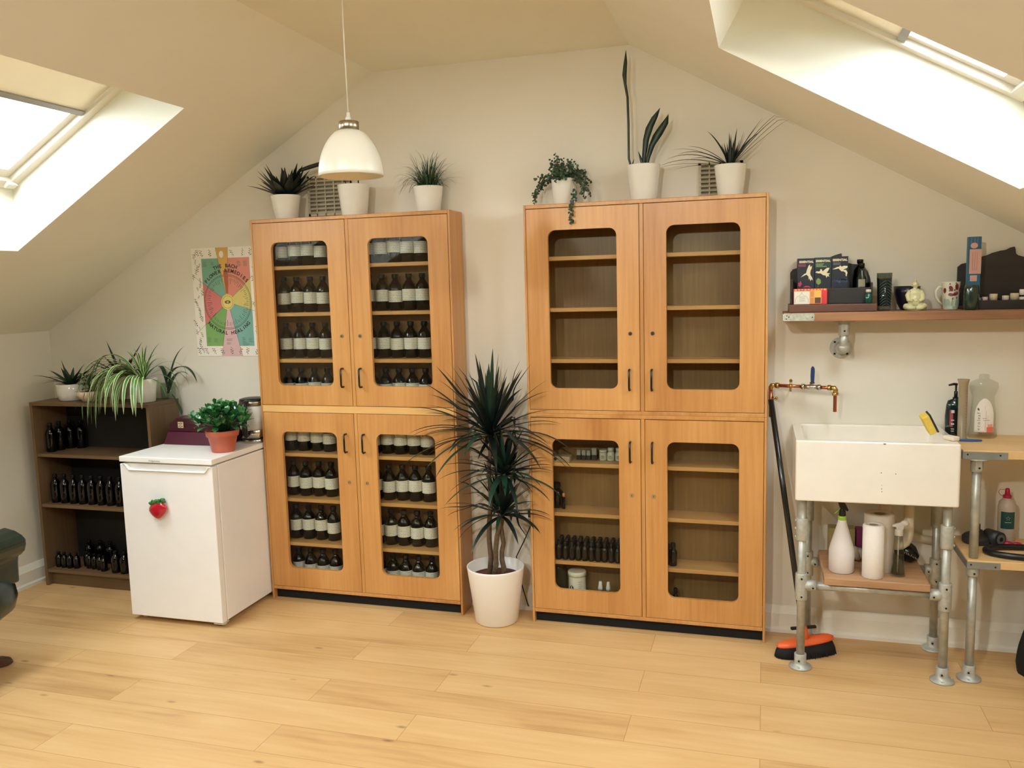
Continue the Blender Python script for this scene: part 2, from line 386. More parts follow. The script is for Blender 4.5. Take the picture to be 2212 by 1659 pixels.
for side, wins in (('l',WIN_L),('r',WIN_R)):
    for y0, y1 in wins:
        n_ += 1; o, u, v, n, ln = win_frame(side, y0, y1); w = y1-y0
        fr = B()
        for a, c in (((0,ln),(0,.045)),((0,ln),(w-.045,w)),((0,.05),(.045,w-.045)),((ln-.05,ln),(.045,w-.045))):
            fr.boxf(o,u,v,n,a,c,(-.012,.07))
        win = struct('window_%d' % n_, fr, M_wframe)
        sa = B()
        for a, c in (((.05,ln-.05),(.048,.085)),((.05,ln-.05),(w-.085,w-.048)),((.05,.10),(.085,w-.085)),((ln-.10,ln-.05),(.085,w-.085))):
            sa.boxf(o,u,v,n,a,c,(.012,.06))
        obj('sash', sa, M_wframe, win)
        obj('glass_pane', B().boxf(o,u,v,n,(.1,ln-.1),(.085,w-.085),(.034,.038)), M_glass, win)
        dr = {1:.40, 3:.53}.get(n_, .3)
        obj('roller_blind', B().boxf(o,u,v,n,(.04,dr),(.05,w-.05),(.002,.005)), M_blind, win)
        bb = B().boxf(o,u,v,n,(dr,dr+.028),(.048,w-.048),(-.006,.012)); obj('blind_bar', bb, M_bar, win)
        if n_ == 1: obj('catch', B().boxf(o,u,v,n,(ln-.05,ln-.02),(w-.07,w-.02),(-.03,-.008)).boxf(o,u,v,n,(ln-.045,ln-.005),(w-.16,w-.12),(-.02,-.008)), M_wframe, win)
# skirtings
prof = [(0,0),(-.042,0),(-.042,.016),(-.03,.024),(-.03,.088),(-.024,.096),(-.006,.118),(0,.120)]
struct('baseboard_back', B().prism(prof,(XL+.042,0,0),Y,Z,X,XR-XL-.042), M_trim)
struct('baseboard_left', B().prism([(-a,c) for a,c in prof],(XL,YF,0),X,Z,Y,-YF-.001), M_trim)
struct('baseboard_right', B().prism(prof,(XR,YF,0),X,Z,Y,-YF-.043), M_trim)
# wall vents above the cabinets
def vent(x0, x1, z0, z1, label):
    t = thing('air_vent', label, 'vent', ((x0+x1)/2,-.006,(z0+z1)/2), 'air vents high on the back wall')
    b = B(); b.box(x0,x1,-.012,-.001,z0,z0+.012).box(x0,x1,-.012,-.001,z1-.012,z1).box(x0,x0+.012,-.012,-.001,z0,z1).box(x1-.012,x1,-.012,-.001,z0,z1)
    cols = max(2,int(round((x1-x0)/.046))); cw = (x1-x0)/cols
    for i in range(1,cols): b.box(x0+i*cw-.003,x0+i*cw+.003,-.012,-.001,z0,z1)
    nr = int((z1-z0)/.0205)
    for j in range(nr):
        z = z0+.012+j*(z1-z0-.024)/nr
        b.prism([(-.016,0),(-.013,0),(-.003,.011),(-.006,.011)],(x0+.004,0,z),Y,Z,X,x1-x0-.008)
    obj('louvre_grille', b, mat('grey_cream_vent_plastic',(186,178,152),.6,var=.03), t)
    obj('shade_backing', B().box(x0+.004,x1-.004,-.0015,-.0002,z0+.004,z1-.004), mat('vent_shade',(126,120,100),.9), t)  # dull sheet behind the slats, its colour stands in for shade between them
vent(-2.282,-2.03,2.028,2.232,'cream louvred vent on wall between dark spiky plant and pot behind pendant lamp')
vent(-.290,-.095,2.012,2.172,'grey louvred vent on wall behind the rightmost potted plant')

# ------------------------------------------------------------------ glazed cabinets
D = -.18
def door(t, x0, x1, z0, z1, h0, h1, k0, k1, lock, hand, tilt=0.):
    """door panel x0..x1 z0..z1 with a rounded window h0..h1 k0..k1"""
    hole = rrect(h0,h1,k0,k1,.034,6); n = len(hole); q = n//4
    outer = [(x1,z1),(x0,z1),(x0,z0),(x1,z0)]
    b = B(); yf, yb = D, D+.018
    vs = [(x,yf,z) for x,z in hole]+[(x,yb,z) for x,z in hole]+[(x,yf,z) for x,z in outer]+[(x,yb,z) for x,z in outer]
    fs = []
    for i in range(n):
        j = (i+1)%n; fs.append((i,j,n+j,n+i))
        c = i//q
        if i % q == q-1:
            d = (c+1)%4; fs.append((j,i,2*n+c,2*n+d)); fs.append((n+i,n+j,2*n+4+d,2*n+4+c))
        else: fs.append((j,i,2*n+c)); fs.append((n+i,n+j,2*n+4+c))
    for c in range(4):
        d = (c+1)%4; fs.append((2*n+c,2*n+4+c,2*n+4+d,2*n+d))
    b.add(vs, fs)
    dr = obj('door', b, M_cab, t)
    obj('glass_pane', B().box(h0-.008,h1+.008,D+.019,D+.022,k0-.008,k1+.008), M_door2 if (x0 < -1.5 and z0 > 1) else M_door, dr)
    hx, hz0, hz1 = hand
    h = B().tube([(hx,D-.0005,hz0+.004),(hx,D-.02,hz0+.004),(hx,D-.027,hz0+.012),(hx,D-.027,hz1-.012),(hx,D-.02,hz1-.004),(hx,D-.0005,hz1-.004)],.0048,10)
    obj('handle', h, mat('black_handle',(14,13,13),.3,var=.05), dr)
    lx, lz = lock
    lk = B().cyl((lx,D-.0002,lz),(lx,D-.004,lz),.0095,.0085,18).box(lx-.0012,lx+.0012,D-.0046,D-.004,lz-.004,lz+.004,1)
    obj('lock', lk, [M_chrome,M_hole], dr)
    return dr
def cabinet_unit(x0, upper, name, label, group):
    x1 = x0+1.092; zb, zt = (1.037,2.010) if upper else (0.,1.037)
    t = thing(name, label, 'cabinet', (x0+.546,-.09,zb), group)
    f0 = zb+.018 if upper else .073-.018         # inside floor board
    b = B()
    b.box(x0,x0+.0115,D,-.006,zb,zt).box(x1-.0115,x1,D,-.006,zb,zt)
    b.box(x0+.0115,x1-.0115,D,-.006,zt-.018,zt)
    if upper: b.box(x0+.0115,x1-.0115,D,-.006,zb,zb+.018)
    else: b.box(x0+.0115,x1-.0115,D,-.006,.055,.073)
    b.box(x0+.5365,x0+.5545,D,-.014,f0+.018 if not upper else zb+.018,zt-.018)
    obj('body', b, M_cab, t, bevel=.0025)
    obj('back_panel', B().box(x0+.0115,x1-.0115,-.013,-.0065,f0+.018,zt-.018), M_back, t)
    tops = [1.771,1.533,1.293] if upper else [.797,.553,.313]
    for a, c in ((x0+.0125,x0+.5355),(x0+.5555,x0+1.0795)):
        for z in tops: obj('shelf', B().box(a,c,-.155,-.0135,z-.018,z), M_cabh, t, bevel=.001)
    if upper: dz, hz, lz, hd = (1.0575,1.9895), (1.158,1.891), 1.412, (1.151,1.252)
    else: dz, hz, lz, hd = (.0755,1.0165), (.179,.916), .659, (.815,.916)
    door(t, x0+.0135,x0+.5345,*dz, x0+.115,x0+.434,*hz, (x0+.493,lz), (x0+.489,*hd))
    door(t, x0+.5565,x0+1.0785,*dz, x0+.656,x0+.974,*hz, (x0+.594,lz), (x0+.590,*hd))
    if not upper:
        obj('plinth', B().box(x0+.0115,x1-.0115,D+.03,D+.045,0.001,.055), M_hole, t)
    return t
CX1, CX2 = -2.529, -1.074
cab_ul = cabinet_unit(CX1, True, 'display_cabinet', 'orange oak glazed upper cabinet full of labelled dark bottles', 'stacked oak cabinet units')
cabinet_unit(CX1, False, 'display_cabinet', 'orange oak glazed lower cabinet full of labelled dark bottles, beside white fridge', 'stacked oak cabinet units')
cabinet_unit(CX2, True, 'display_cabinet', 'empty orange oak glazed upper cabinet with bare shelves, beside the sink', 'stacked oak cabinet units')
cabinet_unit(CX2, False, 'display_cabinet', 'orange oak glazed lower cabinet with small bottles and jars, mostly bare shelves', 'stacked oak cabinet units')
obj('edge_strip', B().box(CX1+.012,CX1+1.08,D-.0012,D-.0002,1.019,1.0545), M_light, cab_ul, label='pale ash edge strip')

# labelled bottles
def label_mat():
    m = bpy.data.materials.new('printed_paper_label'); m.use_nodes = True; nt = m.node_tree; N = nt.nodes; L = nt.links; b = N['Principled BSDF']
    tc = N.new('ShaderNodeTexCoord'); sp = N.new('ShaderNodeSeparateXYZ'); L.new(tc.outputs['Object'], sp.inputs[0])
    oi = N.new('ShaderNodeObjectInfo')
    nz = N.new('ShaderNodeTexNoise'); nz.inputs['Scale'].default_value = 420; mp = N.new('ShaderNodeMapping'); mp.inputs['Scale'].default_value = (1,1,.25)
    L.new(tc.outputs['Object'], mp.inputs[0]); L.new(mp.outputs[0], nz.inputs['Vector'])
    w = N.new('ShaderNodeMath'); w.operation = 'MULTIPLY'; w.inputs[1].default_value = 2*PI/.0085; L.new(sp.outputs['Z'], w.inputs[0])
    s = N.new('ShaderNodeMath'); s.operation = 'SINE'; L.new(w.outputs[0], s.inputs[0])
    g = N.new('ShaderNodeMath'); g.operation = 'GREATER_THAN'; g.inputs[1].default_value = .35; L.new(s.outputs[0], g.inputs[0])
    h = N.new('ShaderNodeMath'); h.operation = 'GREATER_THAN'; h.inputs[1].default_value = .47; L.new(nz.outputs['Fac'], h.inputs[0])
    m1 = N.new('ShaderNodeMath'); m1.operation = 'MULTIPLY'; L.new(g.outputs[0], m1.inputs[0]); L.new(h.outputs[0], m1.inputs[1])
    m2 = N.new('ShaderNodeMath'); m2.operation = 'MULTIPLY'; m2.inputs[1].default_value = .5; L.new(m1.outputs[0], m2.inputs[0])
    mx = N.new('ShaderNodeMix'); mx.data_type = 'RGBA'; L.new(m2.outputs[0], mx.inputs[0]); mx.inputs[6].default_value = (*lin((238,234,222)),1); mx.inputs[7].default_value = (*lin((60,56,52)),1)
    L.new(mx.outputs[2], b.inputs['Base Color']); b.inputs['Roughness'].default_value = .6
    return m
M_label = label_mat()
def bottle_prof(r, h, neck, hs, hn):
    return [(r*.9,0),(r,.004),(r,hs*.96),(r*.97,hs),(r*.86,hs+(hn-hs)*.38),(r*.6,hs+(hn-hs)*.72),(neck*1.15,hs+(hn-hs)*.95),(neck,hn),(neck,h-.018)]
def big_bottle(loc, label, lz, group):
    t = thing('labelled_bottle', label, 'bottle', loc, group); x, y, z = loc; r = .0350
    obj('bottle_glass', B().lathe(loc, bottle_prof(r,.183,.0135,.112,.152), 28), M_bottle, t)
    obj('screw_cap', B().lathe((x,y,z+.162), [(.0158,0),(.0165,.002),(.0165,.019),(.0150,.021)], 20), M_capb, t)
    prof = [(r+.0006, 0),(r+.0006,.0575)]; lb = B(); c = Vector((x,y,z+.046))
    seg = 26; vs = []
    for zz in (0,.0575):
        for k in range(seg+1):
            g = rad(-90-118+236*k/seg); vs.append(c+Vector(((r+.0007)*cos(g),(r+.0007)*sin(g),zz)))
    lb.add(vs, [(k,k+1,seg+2+k,seg+1+k) for k in range(seg)], 0, True)
    l = obj('paper_label', lb, M_label, t); l.location.z += lz
    return t
rows = [('top shelf','upper',1.771),('second shelf','upper',1.533),('third shelf','upper',1.293),('floor','upper',1.055),
        ('top shelf','lower',.797),('second shelf','lower',.553),('third shelf','lower',.313),('floor','lower',.073)]
posL = [.103,.180,.256,.331]; posR = [.5925,.667,.7405,.814,.888]
nm4 = ['leftmost','second from left','third from left','rightmost']; nm5 = ['leftmost','second from left','middle one','fourth from left','rightmost']
proto = None
for rn, un, z in rows:
    for dn, ps, nm in (('left',posL,nm4),('right',posR,nm5)):
        for i, px in enumerate(ps):
            lab = 'brown bottle with white label, %s on %s behind %s %s door' % (nm[i], rn, un, dn)
            dx = random.uniform(-.001,.001); dy = random.uniform(-.004,.003)-(.012 if un == 'lower' else 0)*1; loc = (CX1+px+dx,-.056+dy,z+.0004)
            lz = random.choice([0,0,.002,-.002,.006,-.004,.009 if random.random() < .4 else .001])
            grp = 'labelled bottles behind the %s %s door' % (un, dn)
            if proto is None: proto = big_bottle(loc, lab, lz, grp)
            else:
                d = dup(proto, loc, lab, random.uniform(-.25,.25)+.45, grp)
                for c in d.children:
                    if c.name.startswith('paper_label'): c.location.z = .0+lz
proto.rotation_euler.z = .45

# ------------------------------------------------------------------ contents of the right lower cabinet
def small_bottle(loc, label, group, r=.0152, h=.092, name='small_bottle'):
    t = thing(name, label, 'bottle', loc, group); x, y, z = loc
    obj('bottle_glass', B().lathe(loc, [(r*.92,0),(r,.003),(r,h*.56),(r*.94,h*.62),(r*.6,h*.72),(r*.45,h*.75),(r*.45,h*.8)], 18), M_bottle, t)
    obj('screw_cap', B().lathe((x,y,z+h*.77), [(r*.62,0),(r*.66,.002),(r*.6,h*.2),(r*.35,h*.23)], 16), M_capb, t)
    return t
sp = None; rown = ['front','second','third','back']
for j in range(4):
    for i in range(11):
        x = -.948+.0322*i+(.010 if j%2 else 0)*0-.002*j; y = -.128-.0315*-j
        lab = 'small black bottle, %s from left, %s row, lower shelf behind potted dracaena' % (ORD[i] if i else 'first', rown[j])
        lc = (x, y, .3134)
        if sp is None: sp = small_bottle(lc, lab, 'small black bottles packed on third shelf')
        else: dup(sp, lc, lab, random.uniform(0,3))
# top shelf
z0 = .7974
t = thing('carton', 'flat tan cardboard carton with two dark round marks on cabinet shelf', 'carton', (-.965,-.115,z0))
obj('box', B().box(-1.04,-.884,-.142,-.085,z0,z0+.026), mat('tan_card',(176,150,120),.8,var=.05), t, bevel=.001)
b = B()
for x in (-.975,-.953): b.prism(circle(.0075,16,x,z0+.014),(0,-.142,0),X,Z,Y,-.0006)
obj('round_mark', b, mat('dark_print',(60,56,52),.8), t)
M_dbox = mat('charcoal_carton',(46,42,38),.7,var=.1)
def roundel(b, x, y, z, r, mi):   # ring with a small letter-like stroke
    b.prism(circle(r,20,x,z),(0,y,0),X,Z,Y,-.0004,mi); b.prism(circle(r*.82,20,x,z),(0,y-.0004,0),X,Z,Y,-.0003,mi+1); b.prism(circle(r*.68,20,x,z),(0,y-.0007,0),X,Z,Y,-.0003,mi)
    b.box(x-r*.35,x+r*.35,y-.0014,y-.001,z+r*.2,z+r*.36,mi+1); b.box(x-r*.09,x+r*.09,y-.0014,y-.001,z-r*.4,z+r*.2,mi+1)
for i,(x,w,h) in enumerate(((-.853,.021,.036),(-.828,.021,.036),(-.805,.020,.035),(-.777,.025,.046))):
    t = thing('dropper_carton', 'small charcoal carton with pale round label, %s of four on top shelf' % ['leftmost','second','third','rightmost'][i], 'carton', (x,-.065,z0), 'small charcoal cartons')
    obj('box', B().box(x-w/2,x+w/2,-.078,-.052,z0,z0+h*.62 if i<3 else z0+h*.55), M_dbox, t)
    obj('box_top', B().box(x-w/2+.001,x+w/2-.001,-.077,-.053,z0+(h*.62 if i<3 else h*.55),z0+h+.012), mat('pale_label_card',(150,146,132),.7), t)
    b = B(); roundel(b, x, -.0772, z0+h*.62+.012, .008, 0); obj('round_label', b, [mat('pale_label',(190,186,170),.6),M_ink], t)
M_jarw = mat('translucent_white_plastic',(206,202,184),.35,var=.03)
for i,(x,jar) in enumerate(((-.735,0),(-.697,1),(-.658,1))):
    t = thing('white_jar' if not jar else 'white_pill_bottle', ['white plastic jar with round label on top shelf','white plastic bottle with round label and cap, left of similar one at window edge','white plastic bottle cut by right window edge on top shelf'][i], 'jar', (x,-.066,z0))
    if not jar: obj('jar', B().lathe((x,-.066,z0), [(.017,0),(.0182,.003),(.0182,.034),(.017,.038)], 22), M_jarw, t); obj('lid', B().lathe((x,-.066,z0+.038), [(.0185,0),(.0185,.012),(.0175,.013)],22), M_jarw, t)
    else: obj('jar', B().lathe((x,-.066,z0), [(.017,0),(.0182,.003),(.0182,.032),(.0145,.042),(.012,.044)], 22), M_jarw, t); obj('lid', B().lathe((x,-.066,z0+.044), [(.0145,0),(.0145,.017),(.0135,.018)],20), M_jarw, t)
    b = B(); roundel(b, x, -.0842, z0+.018, .0098, 0); obj('round_label', b, [mat('pale_label',(190,186,170),.6),M_ink], t)
# second shelf
z0 = .5534
t = small_bottle((-.972,-.055,z0), 'dark rounded bottle at left window edge on second shelf beside slim dropper', None, .034, .125, 'dark_bottle')
t = thing('dropper_vial', 'slim dark vial with pale orange cap on second shelf', 'vial', (-.929,-.088,z0))
obj('vial', B().lathe((-.929,-.088,z0), [(.008,0),(.0085,.002),(.0085,.055),(.006,.06)], 16), M_bottle, t)
obj('cap', B().lathe((-.929,-.088,z0+.06), [(.0062,0),(.0062,.016),(.004,.018)], 16), mat('peach_cap',(214,150,110),.5), t)
# bottom floor
z0 = .0734
t = thing('storage_jar', 'empty clear glass storage jar on cabinet floor at left', 'jar', (-.968,-.09,z0))
obj('glass_body', B().lathe((-.968,-.09,z0), [(.048,0),(.052,.006),(.052,.165),(.042,.188),(.042,.20),(.039,.20),(.039,.187),(.049,.164),(.049,.01),(.0,.009)], 30), pane_mat('jar_glass',(.86,.9,.86),1.5), t)
obj('lid', B().lathe((-.968,-.09,z0+.196), [(.044,0),(.044,.012),(.040,.016)],30), pane_mat('jar_glass'), t)
t = thing('white_tub', 'white round tub with grey printed label on cabinet floor', 'tub', (-.866,-.1,z0))
obj('tub', B().lathe((-.866,-.1,z0), [(.043,0),(.0465,.003),(.0465,.03),(.042,.036),(.042,.150),(.043,.154)],30), mat('white_tub_plastic',(226,222,208),.35), t)
obj('lid', B().lathe((-.866,-.1,z0+.154), [(.045,0),(.045,.020),(.042,.023)],30), mat('white_tub_plastic',(226,222,208),.35), t)
b = B(); c = Vector((-.866,-.1,z0))
def arcpatch(b, c, r, a0, a1, z0, z1, mi, n=8):
    vs = [c+Vector((r*cos(rad(a0+(a1-a0)*k/n)), r*sin(rad(a0+(a1-a0)*k/n)), z)) for z in (z0,z1) for k in range(n+1)]
    b.add(vs, [(k,k+1,n+2+k,n+1+k) for k in range(n)], mi, True)
arcpatch(b,c,.0423,-75,-45,.060,.080,0); arcpatch(b,c,.0423,-62,-45,.046,.060,0)
for k in range(5): arcpatch(b,c,.0423,-70,-45-3*(k%2),.090+k*.010,.093+k*.010,0)
vs = [(c.x+.0424*cos(rad(-118+34*cos(a)*.5)), c.y+.0424*sin(rad(-118+34*cos(a)*.5)), c.z+.095+.017*sin(a)) for a in [2*PI*k/18 for k in range(18)]]
b.add(vs,[tuple(range(18))],1)
obj('printed_label', b, [mat('grey_print',(170,166,156),.7), mat('dark_print',(60,56,52),.8)], t)
for i,x in enumerate((-.751,-.712)):
    t = thing('spray_bottle', 'small dark bottle with white spray top, %s of two on cabinet floor' % ['left','right'][i], 'bottle', (x,-.10,z0), 'white topped spray bottles')
    obj('bottle_glass', B().lathe((x,-.10,z0), [(.015,0),(.016,.003),(.016,.072),(.008,.084),(.008,.09)],18), M_bottle, t)
    obj('spray_top', B().lathe((x,-.10,z0+.088), [(.0115,0),(.0115,.012),(.0085,.028),(.0075,.04),(.006,.042)],18), M_plast, t)
small_bottle((-.426,-.095,.3134), 'dark bottle half hidden by window edge on bottom right shelf', None, .017, .10, 'dark_bottle')
small_bottle((-.400,-.112,.3134), 'dark medium bottle standing alone near left on bottom right shelf', None, .019, .112, 'dark_bottle')
small_bottle((-.392,-.08,.0734), 'dark dropper bottle on cabinet floor behind right lower door', None, .016, .12, 'dark_bottle')

# ------------------------------------------------------------------ potted plants
def tapered_pot(name, c, r0, r1, h, m=None, parent=None, wall=.0045, soil=.85, msoil=None):
    x, y, z = c
    p = obj('pot', B().lathe(c, [(r0*.96,0),(r0,.004),(r1*.995,h-.004),(r1,h-.001),(r1-wall*.5,h),(r1-wall,h-.002),(r0+(r1-r0)*(soil-.06)-wall,h*(soil-.06)),(0.0,h*(soil-.06))], 40), m or M_ceram, parent)
    rs = r0+(r1-r0)*soil-wall
    obj('soil', B().lathe((x,y,z+h*(soil-.05)), [(rs,0),(rs,h*.03),(rs*.6,h*.045),(0,h*.05)], 24), msoil or M_soil, parent)
    return p
def wallclamp(ymax=-.012, box=None):
    def f(p):
        q = Vector(p); q.y = min(q.y, ymax)
        if box: q = box(q)
        return q
    return f
ZT = 2.0105
PC = (-.094)
def plant(name, label, loc, cat='potted plant', group=None): return thing(name, label, cat, loc, group)
# 1 dark spiky agave-like plant, left cabinet
c = (-2.363,PC,ZT); t = plant('potted_agave', 'dark broad leaved plant in white pot at left end of cabinet top', c)
tapered_pot('pot', c, .058, .076, .122, parent=t)
b = B(); R = random.Random(3); base = Vector((c[0],c[1],ZT+.115))
for i in range(50):
    az = i*2.4; el = rad(R.uniform(30,82)); L = R.uniform(.10,.175)
    b.leaf(base+Vector((cos(az)*.03,sin(az)*.03,0)), az, el-.1, L, R.uniform(.046,.062), R.uniform(-.1,.3), 7, .3, 'agave', clamp=wallclamp(-.03))
for az, el in ((PI,.75),(PI+.25,.9),(PI-.3,.62),(0,.85),(.3,.7),(-.2,1.05)):
    b.leaf(base+Vector((cos(az)*.03,0,0)), az, el, .175, .048, .15, 7, .3, 'agave', clamp=wallclamp(-.03))
obj('foliage', b, M_dgreen2, t)
b = B()
b.leaf((c[0]+.045,PC,ZT+.17), 0.05, rad(62), .07, .02, .9, 5, .2, 'strap'); 
pts = [(c[0]+.055,PC,ZT+.185),(c[0]+.082,PC-.003,ZT+.232),(c[0]+.095,PC-.004,ZT+.243),(c[0]+.15,PC-.006,ZT+.255),(c[0]+.22,PC-.01,ZT+.268),(c[0]+.30,PC-.012,ZT+.272),(c[0]+.33,PC-.012,ZT+.262)]
b.tube(pts,[.006,.007,.009,.0105,.0105,.009,.003],8)
obj('long_bent_leaf', b, M_dgreen2, t)
# 2 plant behind the lamp
c = (-1.976,PC,ZT); t = plant('potted_snake_plant', 'thin stemmed plant in white pot, mostly hidden behind pendant lamp', c)
tapered_pot('pot', c, .064, .081, .153, parent=t)
b = B()
for dx, tx, h, r in ((-.035,-.075,.17,.003),(-.012,-.03,.24,.005),(.028,.03,.22,.0035)):
    b.tube([(c[0]+dx,PC,ZT+.13),(c[0]+(dx+tx)/2,PC,ZT+.13+h*.5),(c[0]+tx,PC,ZT+.13+h)],[r,r*.9,r*.4],8)
obj('foliage', b, M_dgreen2, t)
# 3 grass
c = (-1.576,PC,ZT); t = plant('tufted_houseplant', 'tufted grassy plant in white pot at right end of left cabinet', c)
tapered_pot('pot', c, .058, .074, .122, parent=t)
b = B(); R = random.Random(11); base = Vector((c[0],c[1],ZT+.112))
for i in range(230):
    az = R.uniform(0,2*PI); el = rad(R.uniform(35,86)); rr = R.uniform(0,.05)
    b.leaf(base+Vector((cos(az)*rr,sin(az)*rr,0)), az+R.uniform(-.4,.4), el, R.uniform(.09,.20), .0040, R.uniform(1.0,3.6), 9, .1, 'strap', mi=i%2, clamp=wallclamp())
for az, L in ((2.2,.23),(2.6,.25),(.4,.22),(PI,.2)): b.leaf(base, az, rad(80), L, .003, 2.6, 10, .1, 'strap', clamp=wallclamp())
obj('foliage', b, [M_dgreen,mat('grass_green',(52,84,48),.5,var=.3)], t)
# 4 creeping wire vine
c = (-.897,PC,ZT); t = plant('potted_creeper', 'trailing small leaved creeper in white pot at left end of right cabinet', c)
tapered_pot('pot', c, .049, .060, .118, parent=t)
b = B(); st = B(); R = random.Random(5); base = Vector((c[0],c[1],ZT+.112))
def disc(b, p, n, r, mi=0):
    n = Vector(n).normalized(); a = n.orthogonal().normalized(); e = n.cross(a)
    b.add([p+(a*cos(k*PI/3)+e*sin(k*PI/3))*r for k in range(6)], [tuple(range(6))], mi)
def creeper(az, L, droop, el, clampf, dens=.011):
    p = base+Vector((cos(az)*.03,sin(az)*.03,0)); d = Vector((cos(az)*cos(el),sin(az)*cos(el),sin(el))); pts = [p.copy()]
    n = int(L/.012)
    for i in range(n):
        p = clampf(p+d*.012); d = (d+Vector((R.uniform(-.25,.25),R.uniform(-.25,.25),-droop*.12+R.uniform(-.1,.1)))).normalized(); pts.append(p.copy())
        for q in range(2): disc(b, p+Vector((R.uniform(-.008,.008),R.uniform(-.008,.008),R.uniform(-.007,.007))), (R.uniform(-1,1),-1.2,R.uniform(-.6,1)), R.uniform(.0035,.0068), R.randint(0,1))
    st.tube(pts, .0009, 4)
for i in range(70): creeper(R.uniform(0,2*PI), R.uniform(.05,.13), R.uniform(.6,1.8), rad(R.uniform(10,80)), wallclamp())
def frontclamp(q):
    q = Vector(q); q.y = min(q.y,-.012)
    if q.z < ZT+.012 and q.y > D-.012: q.y = D-.014
    return q
for az, L in ((PI*1.02,.16),(PI*.96,.19),(PI*1.05,.15),(PI*1.1,.17),(0,.12),(-.2,.14),(-.5,.17),(-.6,.19),(-.35,.16)): creeper(az, L, 1.7, rad(20), frontclamp)
# two long strands over the cabinet edge
for dx in (.062,.07):
    p = Vector((c[0]+dx,PC-.05,ZT+.07)); pts = [Vector((c[0]+.03,PC-.03,ZT+.118)), Vector((c[0]+.055,PC-.045,ZT+.1)), p.copy()]
    for i in range(17):
        p = frontclamp(p+Vector((R.uniform(-.003,.003),-.0035 if p.z > ZT-.0 else 0,-.0095))); pts.append(p.copy())
        for q in range(2): disc(b, p+Vector((R.uniform(-.008,.008),R.uniform(-.005,-.001),R.uniform(-.007,.007))), (R.uniform(-1,1),-1.5,R.uniform(-.3,.8)), R.uniform(.004,.007), R.randint(0,1))
    st.tube(pts, .0009, 4)
obj('foliage', b, [M_dgreen,mat('creeper_green',(48,78,44),.5,var=.3)], t); obj('stems', st, M_stem, t)
# 5 tall snake plant
c = (-.527,PC,ZT); t = plant('potted_sansevieria', 'tall narrow leaf plant in large white pot on right cabinet', c)
tapered_pot('pot', c, .060, .075, .158, parent=t)
def blade(b, pts, ws, th=.0015):
    vs = []
    for i,(p,w) in enumerate(zip(pts,ws)):
        p = Vector(p); vs += [p+Vector((-w/2,0,0)), p+Vector((0,-.004-w*.1,0)), p+Vector((w/2,0,0)), p+Vector((0,th,0))]
    fs = []
    for i in range(len(pts)-1):
        for k in range(4): fs.append((4*i+k,4*i+(k+1)%4,4*i+4+(k+1)%4,4*i+4+k))
    b.add(vs, fs, 0, True)
b = B(); x = c[0]; z = ZT+.14
blade(b, [(x-.064+.012,PC,z),(x-.066,PC,z+.05),(x-.066,PC,z+.2),(x-.069,PC,z+.32),(x-.079,PC,z+.38),(x-.082,PC,z+.42),(x-.077,PC,z+.47),(x-.074,PC,z+.525)], [.010,.010,.011,.011,.013,.020,.017,.001])
blade(b, [(x+.0,PC,z),(x+.004,PC,z+.06),(x+.013,PC,z+.13),(x+.028,PC,z+.18),(x+.052,PC,z+.225),(x+.076,PC,z+.262)], [.012,.020,.028,.034,.028,.001])
blade(b, [(x+.012,PC-.01,z),(x+.024,PC-.01,z+.05),(x+.040,PC-.01,z+.10),(x+.066,PC-.01,z+.145),(x+.096,PC-.01,z+.19),(x+.114,PC-.01,z+.229)], [.012,.018,.028,.042,.034,.001])
blade(b, [(x+.0,PC-.012,z),(x-.008,PC-.012,z+.04),(x-.021,PC-.012,z+.078)], [.012,.014,.001])
blade(b, [(x-.05,PC-.01,z),(x-.046,PC-.01,z+.03),(x-.04,PC-.01,z+.045)], [.008,.006,.001])
obj('foliage', b, M_dgreen, t)
# 6 spiky rosette
c = (-.146,PC,ZT); t = plant('potted_spiky_plant', 'dark spiky long leaved plant in white pot at right end of cabinet', c)
tapered_pot('pot', c, .055, .070, .134, parent=t)
slopeclamp = lambda q: Vector((q.x, min(q.y,-.012), min(q.z, ZC-(q.x-XB)*SR-.02)))
b = B(); R = random.Random(21); base = Vector((c[0],PC,ZT+.125))
for i in range(14): 
    az = i*2.4; b.leaf(base+Vector((cos(az)*.012,sin(az)*.012,0)), az, rad(R.uniform(68,86)), R.uniform(.10,.17), .017, R.uniform(-.1,.2), 7, .35, 'agave', clamp=wallclamp())
for az, el, L, dr, w in ((PI,.35,.33,.9,.017),(PI+.1,.5,.30,1.1,.018),(PI-.12,.22,.34,.5,.010),(PI+.3,.6,.26,1.2,.018),(PI+.2,.15,.25,.5,.012),(PI,.75,.22,.9,.017),(PI+.5,.45,.24,1.2,.012),(PI-.05,.62,.28,.9,.011),
     (0,.95,.33,.65,.015),(.04,.82,.36,.45,.014),(-.1,.9,.30,.55,.016),(-.15,.7,.33,.25,.009),(-.3,1.0,.24,.3,.011),(.1,1.05,.26,.6,.010),(-.6,.9,.2,.8,.017),(PI+.8,1.,.2,.8,.012)):
    b.leaf(base, az, el, L, w, dr, 12, .25, 'strap', clamp=slopeclamp)
obj('foliage', b, M_dgreen2, t)

